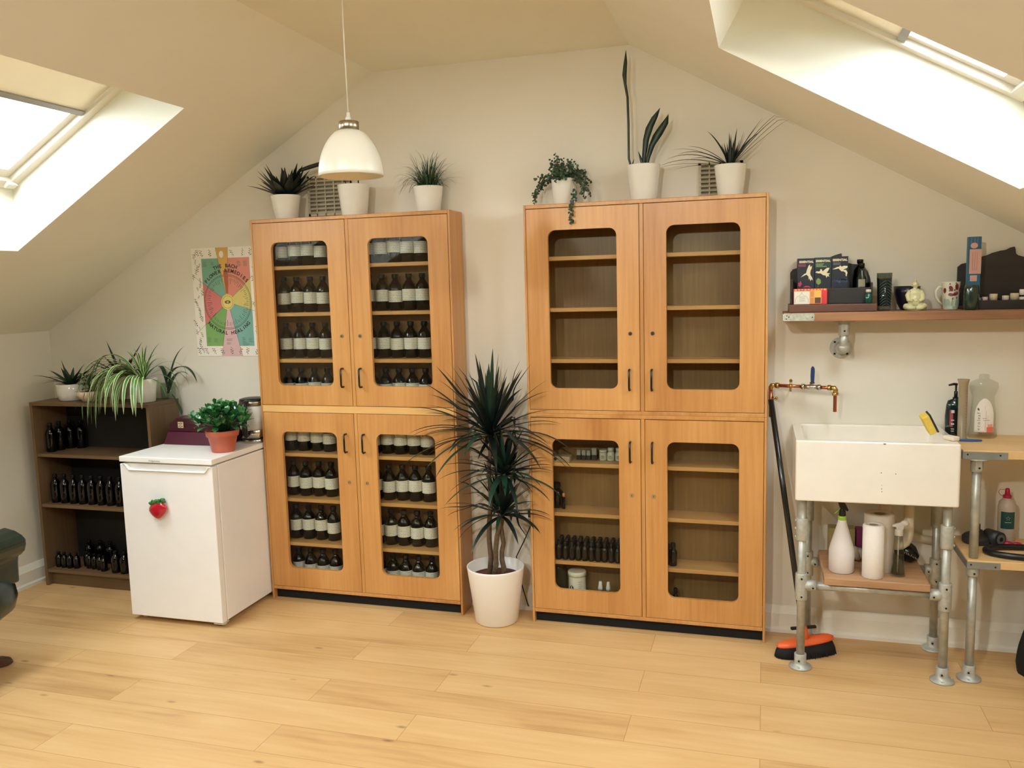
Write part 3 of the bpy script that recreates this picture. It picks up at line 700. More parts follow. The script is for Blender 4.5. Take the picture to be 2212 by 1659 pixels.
# ------------------------------------------------------------------ pendant lamp
LX, LY = -1.235, -1.575
t = thing('pendant_lamp', 'white opal glass pendant lamp hanging from ceiling by thin cord', 'lamp', (LX,LY,ZC))
prof = []
for i in range(15):
    a = i/14; r = .030+(.100-.030)*math.sin(a*PI/2)**.72; prof.append((r, 2.137-.140*a**1.15))
outer = prof[::-1]; inner = [(r-.004,z-.001) for r,z in prof]
m = mat('opal_glass',(222,216,200),.3,var=.005,sss=.12)
obj('lamp_shade', B().lathe((LX,LY,0), outer+inner, 48), m, t)
obj('collar', B().lathe((LX,LY,2.137), [(.030,0),(.031,.001),(.031,.024),(.029,.026),(.006,.026)], 32), mat('brushed_nickel',(170,158,136),.3,metal=1,var=.08,scale=80,stretch=(1,1,.05)), t)
obj('cord_grip', B().lathe((LX,LY,2.163), [(.009,0),(.009,.012),(.006,.016),(.006,.026),(.003,.028)], 16), mat('clear_plastic_grip',(206,200,184),.2), t)
obj('cord', B().tube([(LX,LY,2.18),(LX-.003,LY,2.45),(LX,LY,ZC-.02)], .0022, 8), mat('clear_cord',(206,198,178),.3), t)
obj('ceiling_rose', B().lathe((LX,LY,ZC-.028), [(.012,0),(.045,.008),(.05,.0275)], 28), M_plast, t)
obj('bulb', B().ball((LX,LY,2.075), .024, 16).cyl((LX,LY,2.09),(LX,LY,2.136),.013), mat('frosted_bulb',(236,230,214),.2), t)

# ------------------------------------------------------------------ bookcase in the corner
bx0, bx1, byf, bzt = -3.945, -3.145, -.29, 1.062
t = thing('bookcase', 'low oak veneer bookcase in corner with plants on top and black bottles inside', 'bookcase', ((bx0+bx1)/2,-.15,0))
M_oakv = wood('bookcase_oak_upright', (88,68,44), (106,82,54), (122,96,64), 'z', rough=.5, coat=0)
obj('side_panel', B().box(bx0,bx0+.018,byf,-.046,0,1.0435), M_oakv, t, bevel=.001)
obj('side_panel', B().box(bx1-.018,bx1,byf,-.046,0,1.0435), M_oakv, t, bevel=.001)
obj('top_panel', B().box(bx0,bx1,byf-.002,-.046,1.044,bzt), M_oakb, t, bevel=.001)
obj('back_panel', B().box(bx0+.018,bx1-.018,-.052,-.047,.08,1.0435), mat('dark_backboard',(26,24,20),.8), t)
for z in (.77,.479,.096): obj('shelf', B().box(bx0+.0185,bx1-.0185,byf+.004,-.053,z-.018,z), M_oakb, t, bevel=.001)
obj('kick_board', B().box(bx0+.0185,bx1-.0185,byf+.03,byf+.045,0.001,.077), M_oakb, t)
def plain_bottle(loc, label, group, r, h, nm='black_bottle'):
    t = thing(nm, label, 'bottle', loc, group); x, y, z = loc
    obj('bottle_glass', B().lathe(loc, bottle_prof(r,h,r*.36,h*.64,h*.84), 22), M_bottle, t)
    obj('screw_cap', B().lathe((x,y,z+h*.86), [(r*.44,0),(r*.44,h*.12),(r*.4,h*.14)], 16), M_capb, t); return t
p1 = None
for i,(x,y) in enumerate(((-3.885,-.222),(-3.878,-.165),(-3.860,-.108),(-3.795,-.095))):
    l = 'black bottle on top bookshelf, %s of the staggered four' % ['nearest the front','second from front','third from front','rearmost'][i]
    if p1 is None: p1 = plain_bottle((x,y,.7704), l, 'black bottles on the top bookshelf', .027, .165)
    else: dup(p1,(x,y,.7704),l)
for i in range(9):
    dup(p1,(-3.872+.0635*i,-.232,.4794),'black bottle, %s from left in the row on middle bookshelf' % ORD[i],group='black bottles in a row on the middle bookshelf')
p2 = None
for i,(x,y,s) in enumerate(((-3.895,-.232,0),(-3.853,-.236,0),(-3.812,-.237,0),(-3.770,-.232,0),(-3.735,-.19,0),(-3.695,-.215,0),(-3.655,-.22,0),(-3.614,-.225,0),(-3.572,-.24,0),(-3.55,-.16,0),(-3.485,-.242,1),(-3.425,-.244,1),
       (-3.79,-.11,1),(-3.72,-.1,1),(-3.64,-.11,1),(-3.49,-.12,1))):
    l = 'small black bottle on lowest bookshelf, %s' % ['leftmost in front','second in front','third in front','fourth in front','set back fifth','sixth in front','seventh in front','eighth in front','ninth, jutting forward','set back tenth','larger, nearest fridge but one','larger, nearest the fridge','taller at back left','taller second at back','taller third at back','taller rightmost at back'][i]
    if s: 
        l2 = l.replace('small ','')
        if i == 10: p3 = plain_bottle((x,y,.0964), l2, 'black bottles on the lowest bookshelf', .027, .125)
        else: dup(p3,(x,y,.0964),l2)
    elif p2 is None: p2 = plain_bottle((x,y,.0964), l, 'black bottles on the lowest bookshelf', .019, .088)
    else: dup(p2,(x,y,.0964),l)
# plants on the bookcase
ZB = bzt+.0005
leftclamp = lambda q: Vector((max(q.x,XL+.02), min(q.y,-.015), max(q.z, ZB+.004) if q.y > byf-.004 and bx0-.01 < q.x < bx1+.01 else q.z))
c = (-3.765,-.165,ZB); t = plant('potted_aloe', 'green aloe in short round white pot, leftmost on bookcase', c)
obj('pot', B().lathe(c, [(.062,0),(.068,.006),(.076,.03),(.078,.092),(.076,.094),(.072,.088),(.068,.07),(0,.07)], 36), M_ceram, t)
obj('soil', B().lathe((c[0],c[1],ZB+.072),[(.071,0),(.071,.006),(0,.012)],20), M_soil, t)
b = B(); R = random.Random(31); base = Vector((c[0],c[1],ZB+.082))
for i in range(16):
    az = i*2.4+.3; el = R.uniform(.8,1.4) if i < 8 else R.uniform(.35,.7)
    b.leaf(base+Vector((cos(az)*.015,sin(az)*.015,0)), az, el, R.uniform(.12,.16) if i < 8 else R.uniform(.14,.2), R.uniform(.028,.036), R.uniform(.1,.7), 8, .4, 'agave', clamp=leftclamp)
for az, el, L in ((PI,.5,.19),(PI+.2,.35,.17),(0,.55,.2),(.1,.75,.2),(-.2,.4,.17)): b.leaf(base, az, el, L, .022, .9, 9, .4, 'agave', clamp=leftclamp)
obj('foliage', b, mat('aloe_green',(38,66,46),.4,var=.3), t)
c = (-3.597,-.197,ZB); t = plant('succulent_bowl', 'succulent in shallow cream bowl in front of the taller white pot', c)
obj('pot', B().lathe(c, [(.042,0),(.048,.003),(.074,.03),(.085,.058),(.0835,.060),(.079,.054),(.072,.045),(0,.045)], 36), mat('cream_bowl_ceramic',(226,208,182),.3), t)
obj('soil', B().lathe((c[0],c[1],ZB+.045),[(.073,0),(.06,.008),(0,.014)],20), M_soil, t)
b = B(); R = random.Random(8); base = Vector((c[0]-.012,c[1],ZB+.05))
for i in range(26):
    h = R.uniform(0,.085); az = R.uniform(0,2*PI)
    b.leaf(base+Vector((0,0,h)), az, R.uniform(.1,.9), R.uniform(.045,.085), .026, R.uniform(.8,2.4), 7, .3, 'spoon', clamp=leftclamp)
for i in range(60):
    a = R.uniform(-1.2,1.2); rr = R.uniform(.02,.07); q = Vector((c[0]+rr*cos(a),c[1]+rr*sin(a)*.8,ZB+.055)); b.leaf(q, R.uniform(0,6.3), R.uniform(.4,1.3), .02, .014, .3, 3, .3, 'spoon', mi=1)
b.tube([base,base+Vector((0,0,.1))],[.005,.003],6)
obj('foliage', b, [M_jade,M_green], t)
c = (-3.475,-.090,ZB); t = plant('potted_dark_agave', 'dark pointed leaf plant in white pot between bowl and spider plant', c)
tapered_pot('pot', c, .056, .073, .135, parent=t)
b = B(); R = random.Random(14); base = Vector((c[0],c[1],ZB+.125))
for az, el, L, w, dr in ((PI*.98,1.18,.22,.03,.0),(.15,1.0,.23,.042,.0),(PI,.55,.21,.03,.35),(PI+.25,.5,.2,.03,.2),(PI-.2,.78,.19,.03,.4),(PI,.15,.2,.03,.7),(PI+.4,.1,.19,.028,.6),(0,.5,.19,.034,1.2),(-.2,.3,.2,.034,.7),(.2,.7,.17,.034,.9),(-.5,.2,.17,.036,.5),(-1.1,.3,.13,.036,1.2),(-1.8,.4,.13,.036,1.4),(-2.4,.3,.16,.034,.8),(-1.5,.9,.13,.036,.3),(1.6,1.,.12,.036,.2)):
    b.leaf(base+Vector((cos(az)*.012,sin(az)*.012,0)), az, el, L, w, dr, 9, .4, 'agave', clamp=leftclamp)
for i in range(12): b.leaf(base, i*2.4, R.uniform(.5,1.3), R.uniform(.08,.12), .036, .2, 7, .4, 'agave', clamp=leftclamp)
obj('foliage', b, M_dgreen2, t)
c = (-3.248,-.190,ZB); t = plant('potted_spider_plant', 'spider plant with striped arching leaves trailing over bookcase front', c)
tapered_pot('pot', c, .056, .072, .128, parent=t)
b = B(); R = random.Random(17); base = Vector((c[0],c[1],ZB+.115))
def spclamp(q):
    q = Vector(q); q.y = min(q.y,-.015)
    if q.z < ZB+.006:
        if q.x < bx1+.006 and q.y > byf-.012: q.y = byf-.014 if q.x < bx1-.06 else q.y
        if q.y > byf-.012 and q.x < bx1+.008: q.x = bx1+.01
    q.x = min(q.x, -2.97 if q.z > .99 else -2.99)
    return q
for i in range(34):     # long leaves trailing to the front left
    az = PI+R.uniform(.12,1.15); el = R.uniform(.55,1.25)
    b.leaf(base+Vector((cos(az)*.03,sin(az)*.03,0)), az, el, R.uniform(.30,.50), R.uniform(.018,.028), R.uniform(4.2,6.5), 20, .18, 'strap', 0, 1, spclamp)
for i in range(16):     # straight over the front edge
    az = -PI/2+R.uniform(-.5,.7); el = R.uniform(.6,1.2)
    b.leaf(base+Vector((cos(az)*.03,sin(az)*.03,0)), az, el, R.uniform(.24,.40), R.uniform(.018,.027), R.uniform(4.5,6.5), 18, .18, 'strap', 0, 1, spclamp)
for i in range(20):
    az = R.uniform(0,2*PI); b.leaf(base, az, R.uniform(1.0,1.45), R.uniform(.12,.22), .019, R.uniform(.4,2.6), 10, .18, 'strap', 0, 1, spclamp)
for az, el, L, dr, w in ((0,.85,.40,2.9,.007),(.05,.65,.36,2.6,.006),(-.1,.9,.33,3.6,.010),(.1,.55,.27,3.0,.011),(-.2,.3,.22,2.6,.012),(PI-.2,.8,.26,2.0,.010),(PI,.9,.24,1.2,.012),(.1,1.25,.24,1.2,.014)):
    b.leaf(base, az, el, L, w, dr, 14, .18, 'strap', 0, None, spclamp)
obj('foliage', b, [M_spid,M_cream], t)
c = (-3.195,-.062,ZB); t = plant('glass_vase_plant', 'dark trailing leaves in clear glass vase at right rear of bookcase', c)
obj('vase', B().lathe(c, [(.036,0),(.039,.004),(.042,.09),(.039,.09),(.036,.008),(0,.007)], 28), pane_mat('vase_glass',(.86,.9,.86),1.45), t)
b = B(); base = Vector((c[0],c[1],ZB+.03))
b.leaf(base, .1, 1.38, .30, .022, 1.9, 16, .3, 'strap', clamp=spclamp); b.leaf(base, -.1, 1.2, .22, .03, 2.6, 14, .3, 'strap', clamp=spclamp)
b.leaf(base+Vector((.0,-.01,.07)), -.15, .9, .30, .03, 3.2, 16, .35, 'strap', clamp=spclamp)
b.leaf((bx1+.012,-.11,ZB+.03), -.2, -.9, .13, .024, .9, 9, .35, 'spoon')
b.leaf(base, PI/2+1, 1.3, .2, .026, 2.2, 12, .35, 'spoon', clamp=spclamp)
obj('foliage', b, M_dgreen, t)

# ------------------------------------------------------------------ fridge and what stands on it
fx0, fx1, fyf = -3.076, -2.5385, -.607
t = thing('fridge', 'small white under counter fridge standing left of the oak cabinets', 'fridge', ((fx0+fx1)/2,-.34,0))
obj('cabinet_body', B().box(fx0,fx1,fyf+.045,-.075,.03,.815), M_white, t, bevel=.004)
obj('top_panel', B().box(fx0-.001,fx1+.001,fyf-.002,-.07,.822,.850), mat('white_fridge_top',(243,242,236),.3,var=.01), t, bevel=.004, bseg=3)
b = B()
# door with the scooped grip along its top edge
gx0, gx1 = fx0+.05, fx1-.035
op = [(fx0,.028),(fx1,.028),(fx1,.812),(gx1+.014,.812),(gx1-.006,.786),(gx0+.006,.786),(gx0-.014,.812),(fx0,.812)]
b.prism(op,(0,fyf,0),X,Z,Y,.04)
b.box(gx0-.02,gx1+.02,fyf+.022,fyf+.04,.77,.812)
dr = obj('door', b, M_white, t, bevel=.004, bseg=3)
b = B(); b.tube([(gx0-.03,fyf-.002,.8115),(gx0-.016,fyf-.003,.811),(gx0+.004,fyf-.004,.785),(gx0+.012,fyf-.004,.7835),(gx1-.012,fyf-.004,.7835),(gx1-.004,fyf-.004,.785),(gx1+.016,fyf-.003,.811),(gx1+.03,fyf-.002,.8115)], .0035, 8)
obj('grip_rim', b, M_white, dr)
b = B().text('Fridgemaster', .0125, ((-2.865),fyf-.0025,.8325), X, Z)
obj('brand_lettering', b, mat('dark_lettering',(60,58,54),.5), t)
for x in (fx0+.04, fx1-.03): obj('foot', B().cyl((x,fyf+.055,0.0005),(x,fyf+.055,.03),.014,.012,16), M_plast, t)
for x in (fx0+.04, fx1-.04): obj('foot', B().cyl((x,-.11,0.0005),(x,-.11,.03),.014,.012,16), M_plast, t)
obj('hinge', B().box(fx1-.06,fx1-.005,fyf+.01,fyf+.06,.016,.027), mat('white_hinge',(200,196,184),.4), t, bevel=.002)
t = thing('strawberry_magnet', 'shiny red strawberry magnet with green leaves on the fridge door', 'magnet', (-2.852,fyf-.001,.598))
b = B(); c0 = Vector((-2.852,fyf-.019,.592)); vs = []; seg = 24; nn = 12
for i in range(nn+1):
    a = -PI/2+PI*i/nn
    for k in range(seg):
        g = 2*PI*k/seg; x = cos(a)*cos(g); y = cos(a)*sin(g); z = sin(a)
        w = 1.0+.18*z if z < .2 else 1.036-.25*(z-.2)
        vs.append(c0+Vector((x*.052*w*(1-.32*max(0,-z)**1.5), y*.018, z*.046-.008*abs(x)*0)))
b.add(vs, [(i*seg+k,i*seg+(k+1)%seg,(i+1)*seg+(k+1)%seg,(i+1)*seg+k) for i in range(nn) for k in range(seg)], 0, True)
for v in b.v:
    q = v-c0; v.z += q.x*.12
obj('berry', b, mat('glossy_red_glaze',(178,28,44),.08,var=.04,coat=.8), t)
b = B(); R = random.Random(2)
for i in range(26):
    x = R.uniform(-.036,.04); b.ball((-2.852+x,fyf-.02+R.uniform(-.012,.008),.632+x*.16+R.uniform(-.006,.010)), R.uniform(.006,.010), 8)
obj('leaf_cap', b, mat('glossy_green_glaze',(44,110,48),.2,var=.3), t)
# red box
z0 = .8505
t = thing('maroon_case', 'dark maroon case with small square gold emblem at back of fridge', 'case', (-3.0,-.17,z0))
M_mar = mat('maroon_lacquer',(74,16,40),.35,var=.1)
obj('base', B().prism([(-.295,0),(-.08,0),(-.08,.062),(-.255,.062)],(-3.062,0,z0),Y,Z,X,.362), M_mar, t, bevel=.003)
obj('lid', B().prism([(-.245,.0625),(-.08,.0625),(-.08,.118),(-.105,.128),(-.18,.122),(-.235,.10)],(-3.066,0,z0),Y,Z,X,.370), mat('maroon_lacquer_lid',(58,12,28),.3,var=.1), t, bevel=.004)
b = B(); ex, ez, ey = -2.985, z0+.098, -.2405
b.box(ex-.017,ex+.017,ey-.006,ey-.004,ez-.016,ez+.016)
for dx,dz,w,h in ((-.009,.007,.009,.004),(.008,.008,.004,.009),(0,0,.008,.004),(-.009,-.008,.004,.01),(.009,-.007,.01,.004),(.0,.010,.004,.006),(.001,-.011,.004,.006)): b.box(ex+dx-w/2,ex+dx+w/2,ey-.007,ey-.006,ez+dz-h/2,ez+dz+h/2,1)
obj('emblem', b, [mat('pale_gold',(206,190,150),.4),M_mar], t)
# terracotta pot
c = (-2.613,-.405,z0); t = plant('potted_peperomia', 'bushy round leaved green plant in terracotta pot on the fridge', c)
obj('pot', B().lathe(c, [(.054,0),(.056,.003),(.0715,.078),(.0785,.079),(.083,.108),(.082,.110),(.078,.108),(.074,.095),(0,.095)], 40), M_terra, t)
obj('soil', B().lathe((c[0],c[1],z0+.096),[(.074,0),(.05,.008),(0,.01)],20), M_soil, t)
b = B(); R = random.Random(9); base = Vector((c[0],c[1],z0+.10))
for i in range(48):
    az = i*2.39996; rr = .02+.125*math.sqrt(i/48.); tip = base+Vector((cos(az)*rr, sin(az)*rr*.8, .118-.33*(rr/.15)**2*.22+R.uniform(-.015,.018)))
    b.tube([base+Vector((cos(az)*.02,sin(az)*.02,-.01)),(base+tip)/2+Vector((0,0,.02)),tip],[.0025,.002,.002],5)
    out = Vector((cos(az)*rr*4, sin(az)*rr*4, 1)).normalized()
    for j in range(8):
        a2 = j*2.4+i; b.leaf(tip-out*.012*(j/8), a2+0., .25+.9*(1-j/8)+R.uniform(-.2,.2), R.uniform(.032,.050), R.uniform(.028,.038), R.uniform(-.2,.8), 4, .25, 'spoon', mi=(i+j)%2)
for x,h in ((-.03,.085),(.09,.05)):
    for j in range(4): b.leaf(base+Vector((x,0,.11+h*.12*j)), j*1.7, 1.1, .035, .022, .3, 4, .25, 'spoon')
for az in (PI,PI+.3,PI-.3,0,.25,-.4,-1.2,-1.9): b.leaf(base+Vector((cos(az)*.07,sin(az)*.07,.03)), az, .2, .075, .034, 1.4, 6, .25, 'spoon')
obj('foliage', b, [mat('glossy_green_leaf',(46,104,56),.22,var=.3,coat=.3),mat('mid_green_leaf',(58,122,66),.25,var=.3,coat=.3)], t)
# kettle
c = (-2.610,-.128,z0); t = thing('electric_kettle', 'glass and steel kettle with black handle, partly behind the oak cabinet', 'kettle', c)
obj('power_base', B().lathe(c, [(.072,0),(.076,.004),(.076,.016),(.072,.019)], 36), M_chrome, t)
obj('black_ring', B().lathe((c[0],c[1],z0+.019), [(.071,0),(.071,.006)], 36), M_blackp, t)
obj('steel_foot', B().lathe((c[0],c[1],z0+.025), [(.074,0),(.074,.042),(.072,.044)], 36), M_chrome, t)
obj('glass_body', B().lathe((c[0],c[1],z0+.069), [(.073,0),(.0745,.01),(.0735,.128),(.0705,.128),(.0715,.01),(.07,.002)], 36), mat('frosted_kettle_glass',(216,212,200),.25,var=.03,trans=.25), t)
obj('top_band', B().lathe((c[0],c[1],z0+.197), [(.0745,0),(.073,.024),(.070,.026)], 36), mat('dark_steel',(150,146,132),.3,metal=1,var=.05), t)
obj('lid', B().lathe((c[0],c[1],z0+.223), [(.072,0),(.069,.007),(.05,.012),(0,.014)], 36), M_blackp, t)
b = B(); hd = Vector((.10,-.995,0)).normalized(); o = Vector((c[0],c[1],z0))
pts = [o+hd*.068+Z*.222, o+hd*.092+Z*.214, o+hd*.104+Z*.19, o+hd*.107+Z*.12, o+hd*.104+Z*.055, o+hd*.096+Z*.042, o+hd*.075+Z*.045]
b.tube(pts,[.013,.015,.0155,.0145,.0135,.011,.009],12)
obj('handle', b, M_blackp, t)

# ------------------------------------------------------------------ poster
t = thing('wall_poster', 'colourful herbal remedies wheel poster on wall left of oak cabinets', 'poster', (-2.81,-.003,1.593))
px0, px1, pz0, pz1 = -3.028, -2.592, 1.297, 1.890
obj('paper', B().box(px0,px1,-.0028,-.0012,pz0,pz1), mat('poster_paper',(240,236,222),.35,var=.02), t)
cx_, cz_ = -2.813, 1.593; ix0, ix1, iz0, iz1 = -2.965, -2.662, 1.352, 1.832
def ray_rect(a, x0, x1, z0, z1):
    dx, dz = cos(rad(a)), sin(rad(a)); ts = []
    if dx > 1e-9: ts.append((x1-cx_)/dx)
    if dx < -1e-9: ts.append((x0-cx_)/dx)
    if dz > 1e-9: ts.append((z1-cz_)/dz)
    if dz < -1e-9: ts.append((z0-cz_)/dz)
    tt = min(ts); return (cx_+dx*tt, cz_+dz*tt)
def wedge(a0, a1, rect):
    x0, x1, z0, z1 = rect; pts = [(cx_,cz_), ray_rect(a0,*rect)]
    cs = []
    for cx, cz in ((x1,z1),(x0,z1),(x0,z0),(x1,z0)):
        a = math.degrees(math.atan2(cz-cz_,cx-cx_))
        while a < a0: a += 360
        if a < a1: cs.append((a,cx,cz))
    pts += [(x,z) for a,x,z in sorted(cs)]+[ray_rect(a1,*rect)]; return pts
inr = (ix0,ix1,iz0,iz1)
pc = [(101,145,inr,'teal',(108,166,140)),(40,86,inr,'coral',(214,128,108)),(-17,40,inr,'yellow',(216,200,112)),(-76,-17,inr,'sea_blue',(112,176,164)),(-141,-101,inr,'leaf_green',(112,168,92)),(-215,-141,inr,'rose',(210,112,112)),
      (86,101,(px0,px1,pz0,pz1-.001),'amber',(212,164,72)),(-101,-76,(px0,px1,pz0+.001,pz1),'pale_pink',(222,180,186))]
b = B(); ms = []
for i,(a0,a1,rc,n,col) in enumerate(pc):
    y = -.0031-(.0002 if i > 5 else 0); b.flat([(p[0],p[1]) for p in wedge(a0,a1,rc)],(0,y,0),X,Z,i); ms.append(mat('print_'+n,tuple(int(q*.86+w*.14) for q,w in zip(col,(200,190,160))),.35,var=.03))
obj('wheel_panels', b, ms, t)
b = B(); I1 = mat('print_line_ink',(64,70,60),.5)
def ring(b, r0, r1, y, mi=0, n=64, ry=1.):
    for k in range(n):
        a, c = 2*PI*k/n, 2*PI*(k+1)/n
        b.add([(cx_+r*cos(g),y,cz_+r*sin(g)*ry) for r,g in ((r0,a),(r1,a),(r1,c),(r0,c))],[(0,1,2,3)],mi)
for r0, r1 in ((.1395,.141),(.1455,.1475),(.1495,.1505)): ring(b,r0,r1,-.0037)
R = random.Random(4)
for k in range(76):
    a = 2*PI*k/76+R.uniform(-.01,.01); r1 = .132; r0 = r1-R.uniform(.012,.034); w = .0007 if k % 2 else .0011
    if 86 < math.degrees(a) % 360 < 101: continue
    d = Vector((cos(a),0,sin(a))); e = Vector((-sin(a),0,cos(a))); o = Vector((cx_,-.0037,cz_))
    b.add([o+d*r0-e*w,o+d*r1-e*w,o+d*r1+e*w,o+d*r0+e*w],[(0,1,2,3)])
for a in (101,145,40,86,-17,-76,-141,-101):
    p = ray_rect(a,px0,px1,pz0,pz1) if a in (145,-141,40,-17,101,86,-76,-101) else None
    d = Vector((cos(rad(a)),0,sin(rad(a)))); e = Vector((-sin(rad(a)),0,cos(rad(a))))*.0006; o = Vector((cx_,-.0036,cz_)); q = Vector((p[0],-.0036,p[1]))
    b.add([o-e,q-e,q+e,o+e],[(0,1,2,3)])
obj('wheel_lines', b, I1, t)
b = B(); b.flat(circle(.040,32,cx_,cz_,.042),(0,-.0040,0),X,Z,0); ring(b,.033,.0345,-.0043,1); 
for k in range(9): a = k*.7; b.flat(circle(.004,8,cx_+.011*cos(a)*1.3,cz_+.006*sin(a)),(0,-.0043,0),X,Z,2)
b.flat(circle(.014,20,-2.835,1.852,.019),(0,-.0040,0),X,Z,3)
b.flat([(-2.829,1.765),(-2.8,1.765),(-2.801,1.70),(-2.807,1.64),(-2.819,1.64),(-2.826,1.70)],(0,-.0040,0),X,Z,4)
obj('hub_and_ornaments', b, [mat('print_pale_yellow',(222,206,118),.4),I1,mat('print_dark',(52,60,52),.5),mat('poster_paper',(226,220,200),.35),mat('print_rust',(170,92,64),.5)], t)
def arc_text(b, s, r, a_mid, step, size, inward=False):
    n = len(s)
    for i,ch in enumerate(s):
        if ch == ' ': continue
        a = a_mid - (i-(n-1)/2)*step*(1 if not inward else -1); g = rad(a)
        p = Vector((cx_+r*cos(g),-.0042,cz_+r*sin(g)))
        upv = Vector((cos(g),0,sin(g)))*(1 if not inward else -1); rt = Vector((upv.z,0,-upv.x))
        b.text(ch, size, p, rt, upv, bold=.0007)
for s_, r_, a_, st_, inw in (('THE BACH',.197,91,5.6,False),('FLOWER REMEDIES',.170,90,6.9,False),('NATURAL HEALING',.170,-90,6.6,True)):
    b = B(); arc_text(b,s_,r_,a_,st_,.0275,inw); obj('title_lettering', b, mat('print_black',(38,34,30),.5), t)
b = B(); R = random.Random(12)
for x,z,w,nl in ((-2.955,1.815,.03,6),(-2.905,1.812,.026,4),(-2.74,1.812,.028,6),(-2.70,1.812,.03,6),(-2.955,1.40,.024,6),(-2.915,1.395,.03,5),(-2.835,1.392,.05,3),(-2.835,1.372,.04,3),(-2.735,1.40,.024,6),(-2.695,1.395,.03,5),(-2.735,1.37,.05,4)):
    for k in range(nl): b.flat([(x,z-k*.005),(x+w*R.uniform(.5,1),z-k*.005),(x+w*R.uniform(.5,1),z-k*.005-.0015),(x,z-k*.005-.0015)],(0,-.0042,0),X,Z)
obj('small_print', b, mat('print_grey',(96,110,92),.6), t)
b = B(); R = random.Random(33)
def sprig(x, z, s):
    g = R.uniform(60,120); d = Vector((cos(rad(g)),0,sin(rad(g)))); e = Vector((-d.z,0,d.x)); o = Vector((x,-.0034,z)); kcol = R.choice([0,0,1,1,2,3,4])
    b.add([o-e*.0005,o+d*s-e*.0005,o+d*s+e*.0005,o+e*.0005],[(0,1,2,3)],1)
    for k in range(6):
        q = o+d*s*(k+1)/6.5; sg = 1 if k%2 else -1; L = s*R.uniform(.18,.34); dd = (d*.6+e*sg).normalized(); ee = Vector((-dd.z,0,dd.x))
        b.add([q,q+dd*L*.5+ee*L*.22,q+dd*L,q+dd*L*.5-ee*L*.22],[(0,1,2,3)],kcol if k > 3 else R.choice([0,1]))
for k in range(13): sprig(R.uniform(px0+.006,px0+.052),pz0+.03+k*.043,R.uniform(.028,.042))
for k in range(13): sprig(R.uniform(px0+.012,px0+.05),pz0+.015+k*.043,R.uniform(.02,.034))
for k in range(9): x = px0+.02+k*.05; sprig(x,pz1-.052,.04) if not -2.875 < x < -2.785 else None
for k in range(9): sprig(px0+.02+k*.05,pz0+.006,.04)
for k in range(12): sprig(R.uniform(ix1+.012,px1-.012),pz0+.03+k*.046,.036)
obj('border_sprigs', b, [mat('print_dark_green',(60,84,56),.5),mat('print_moss',(92,96,70),.5),mat('print_red',(170,80,60),.5),mat('print_ochre',(196,160,80),.5),mat('print_mauve',(168,120,140),.5)], t)

# ------------------------------------------------------------------ dracaena between the cabinets
c = (-1.255,-.192,0.0005); t = plant('potted_dracaena', 'tall three headed dracaena in white floor pot between the oak cabinets', c)
obj('pot', B().lathe(c, [(.100,0),(.106,.006),(.140,.268),(.1415,.278),(.138,.280),(.134,.277),(.126,.215),(0,.215)], 56), mat('white_pot_plastic',(236,232,222),.35,var=.01,coat=.2), t)
obj('soil', B().lathe((c[0],c[1],.216),[(.126,0),(.125,.008),(0,.012)],30), M_redsoil, t)
def gapclamp(q):
    q = Vector(q); k = min(1, max(0, (abs(q.x+1.257)-.05)/.10)); k = k*k*(3-2*k)
    q.y = min(q.y, -.03*(1-k)+(D-.055)*k); return q
heads = [((-1.288,-.185),(-1.262,-.19),.955,84,.32,.46), ((-1.262,-.20),(-1.196,-.20),.765,56,.22,.31), ((-1.222,-.18),(-1.215,-.185),.560,54,.22,.32)]
R = random.Random(77)
tr = B()
for (bx,by),(hx,hy),hz,n,l0,l1 in heads:
    pts = [Vector((bx+(hx-bx)*k/8+.006*sin(k*1.9), by+(hy-by)*k/8, .222+(hz-.222)*k/8)) for k in range(9)]
    obj('cane', B().tube(pts,[.0135-.0006*k for k in range(9)],12), M_stem, t)
for (bx,by),(hx,hy),hz,n,l0,l1 in heads:
    b = B()
    for i in range(n):
        az = i*2.39996+R.uniform(-.2,.2); f = i/n
        el = rad(84-92*f**1.1+R.uniform(-8,8)); L = R.uniform(l0,l1)*(.86+.2*f); dr = .1+1.1*f+R.uniform(-.2,.25)
        if abs(sin(az)) > .55 and sin(az) > 0: L *= .75
        hh = Vector((hx,hy,hz-.035*f))
        b.leaf(hh+Vector((cos(az)*.012,sin(az)*.012,0)), az, el, L, R.uniform(.022,.031), dr, 12, .3, 'strap', mi=0 if R.random() < .7 else 1, clamp=gapclamp)
    obj('leaf_head', b, [M_dgreen2, mat('dracaena_green',(34,62,46),.3,var=.3)], t)

# ------------------------------------------------------------------ wall shelf with its pipe bracket
sz0, sz1 = 1.4595, 1.497
t = thing('wall_shelf', 'thick rustic board shelf on wall above sink on a pipe bracket', 'shelf', (.8,-.11,sz0))
obj('board', B().box(.08,1.60,-.225,-.002,sz0,sz1), wood('shelf_board',(96,66,44),(142,100,66),(182,136,94),'x',rough=.6,coat=0,fine=30,broad=5), t, bevel=.004)
b = B(); b.prism(rrect(.079,.205,sz0+.003,sz1-.003,.006,3)[:],(0,-.2252,0),X,Z,Y,-.0015); b.box(.0775,.079,-.2265,-.16,sz0+.003,sz1-.003)
obj('end_plate', b, mat('worn_zinc_plate',(186,188,172),.5,metal=.5,var=.25,scale=90), t)
b = B()
for x,z in ((.094,sz0+.025),(.092,sz0+.012),(.102,sz0+.02),(.197,sz0+.018)): b.prism(circle(.0025,10,x,z),(0,-.2268,0),X,Z,Y,-.0006)
obj('plate_screw', b, M_hole, t)
def clamp_screw(b, p, d, r=.0075, mi=1):
    p = Vector(p); d = Vector(d).normalized(); b.tube([p,p+d*.005],[r,r],12,0); b.tube([p+d*.0052,p+d*.0062],[r*.55,r*.55],10,mi)
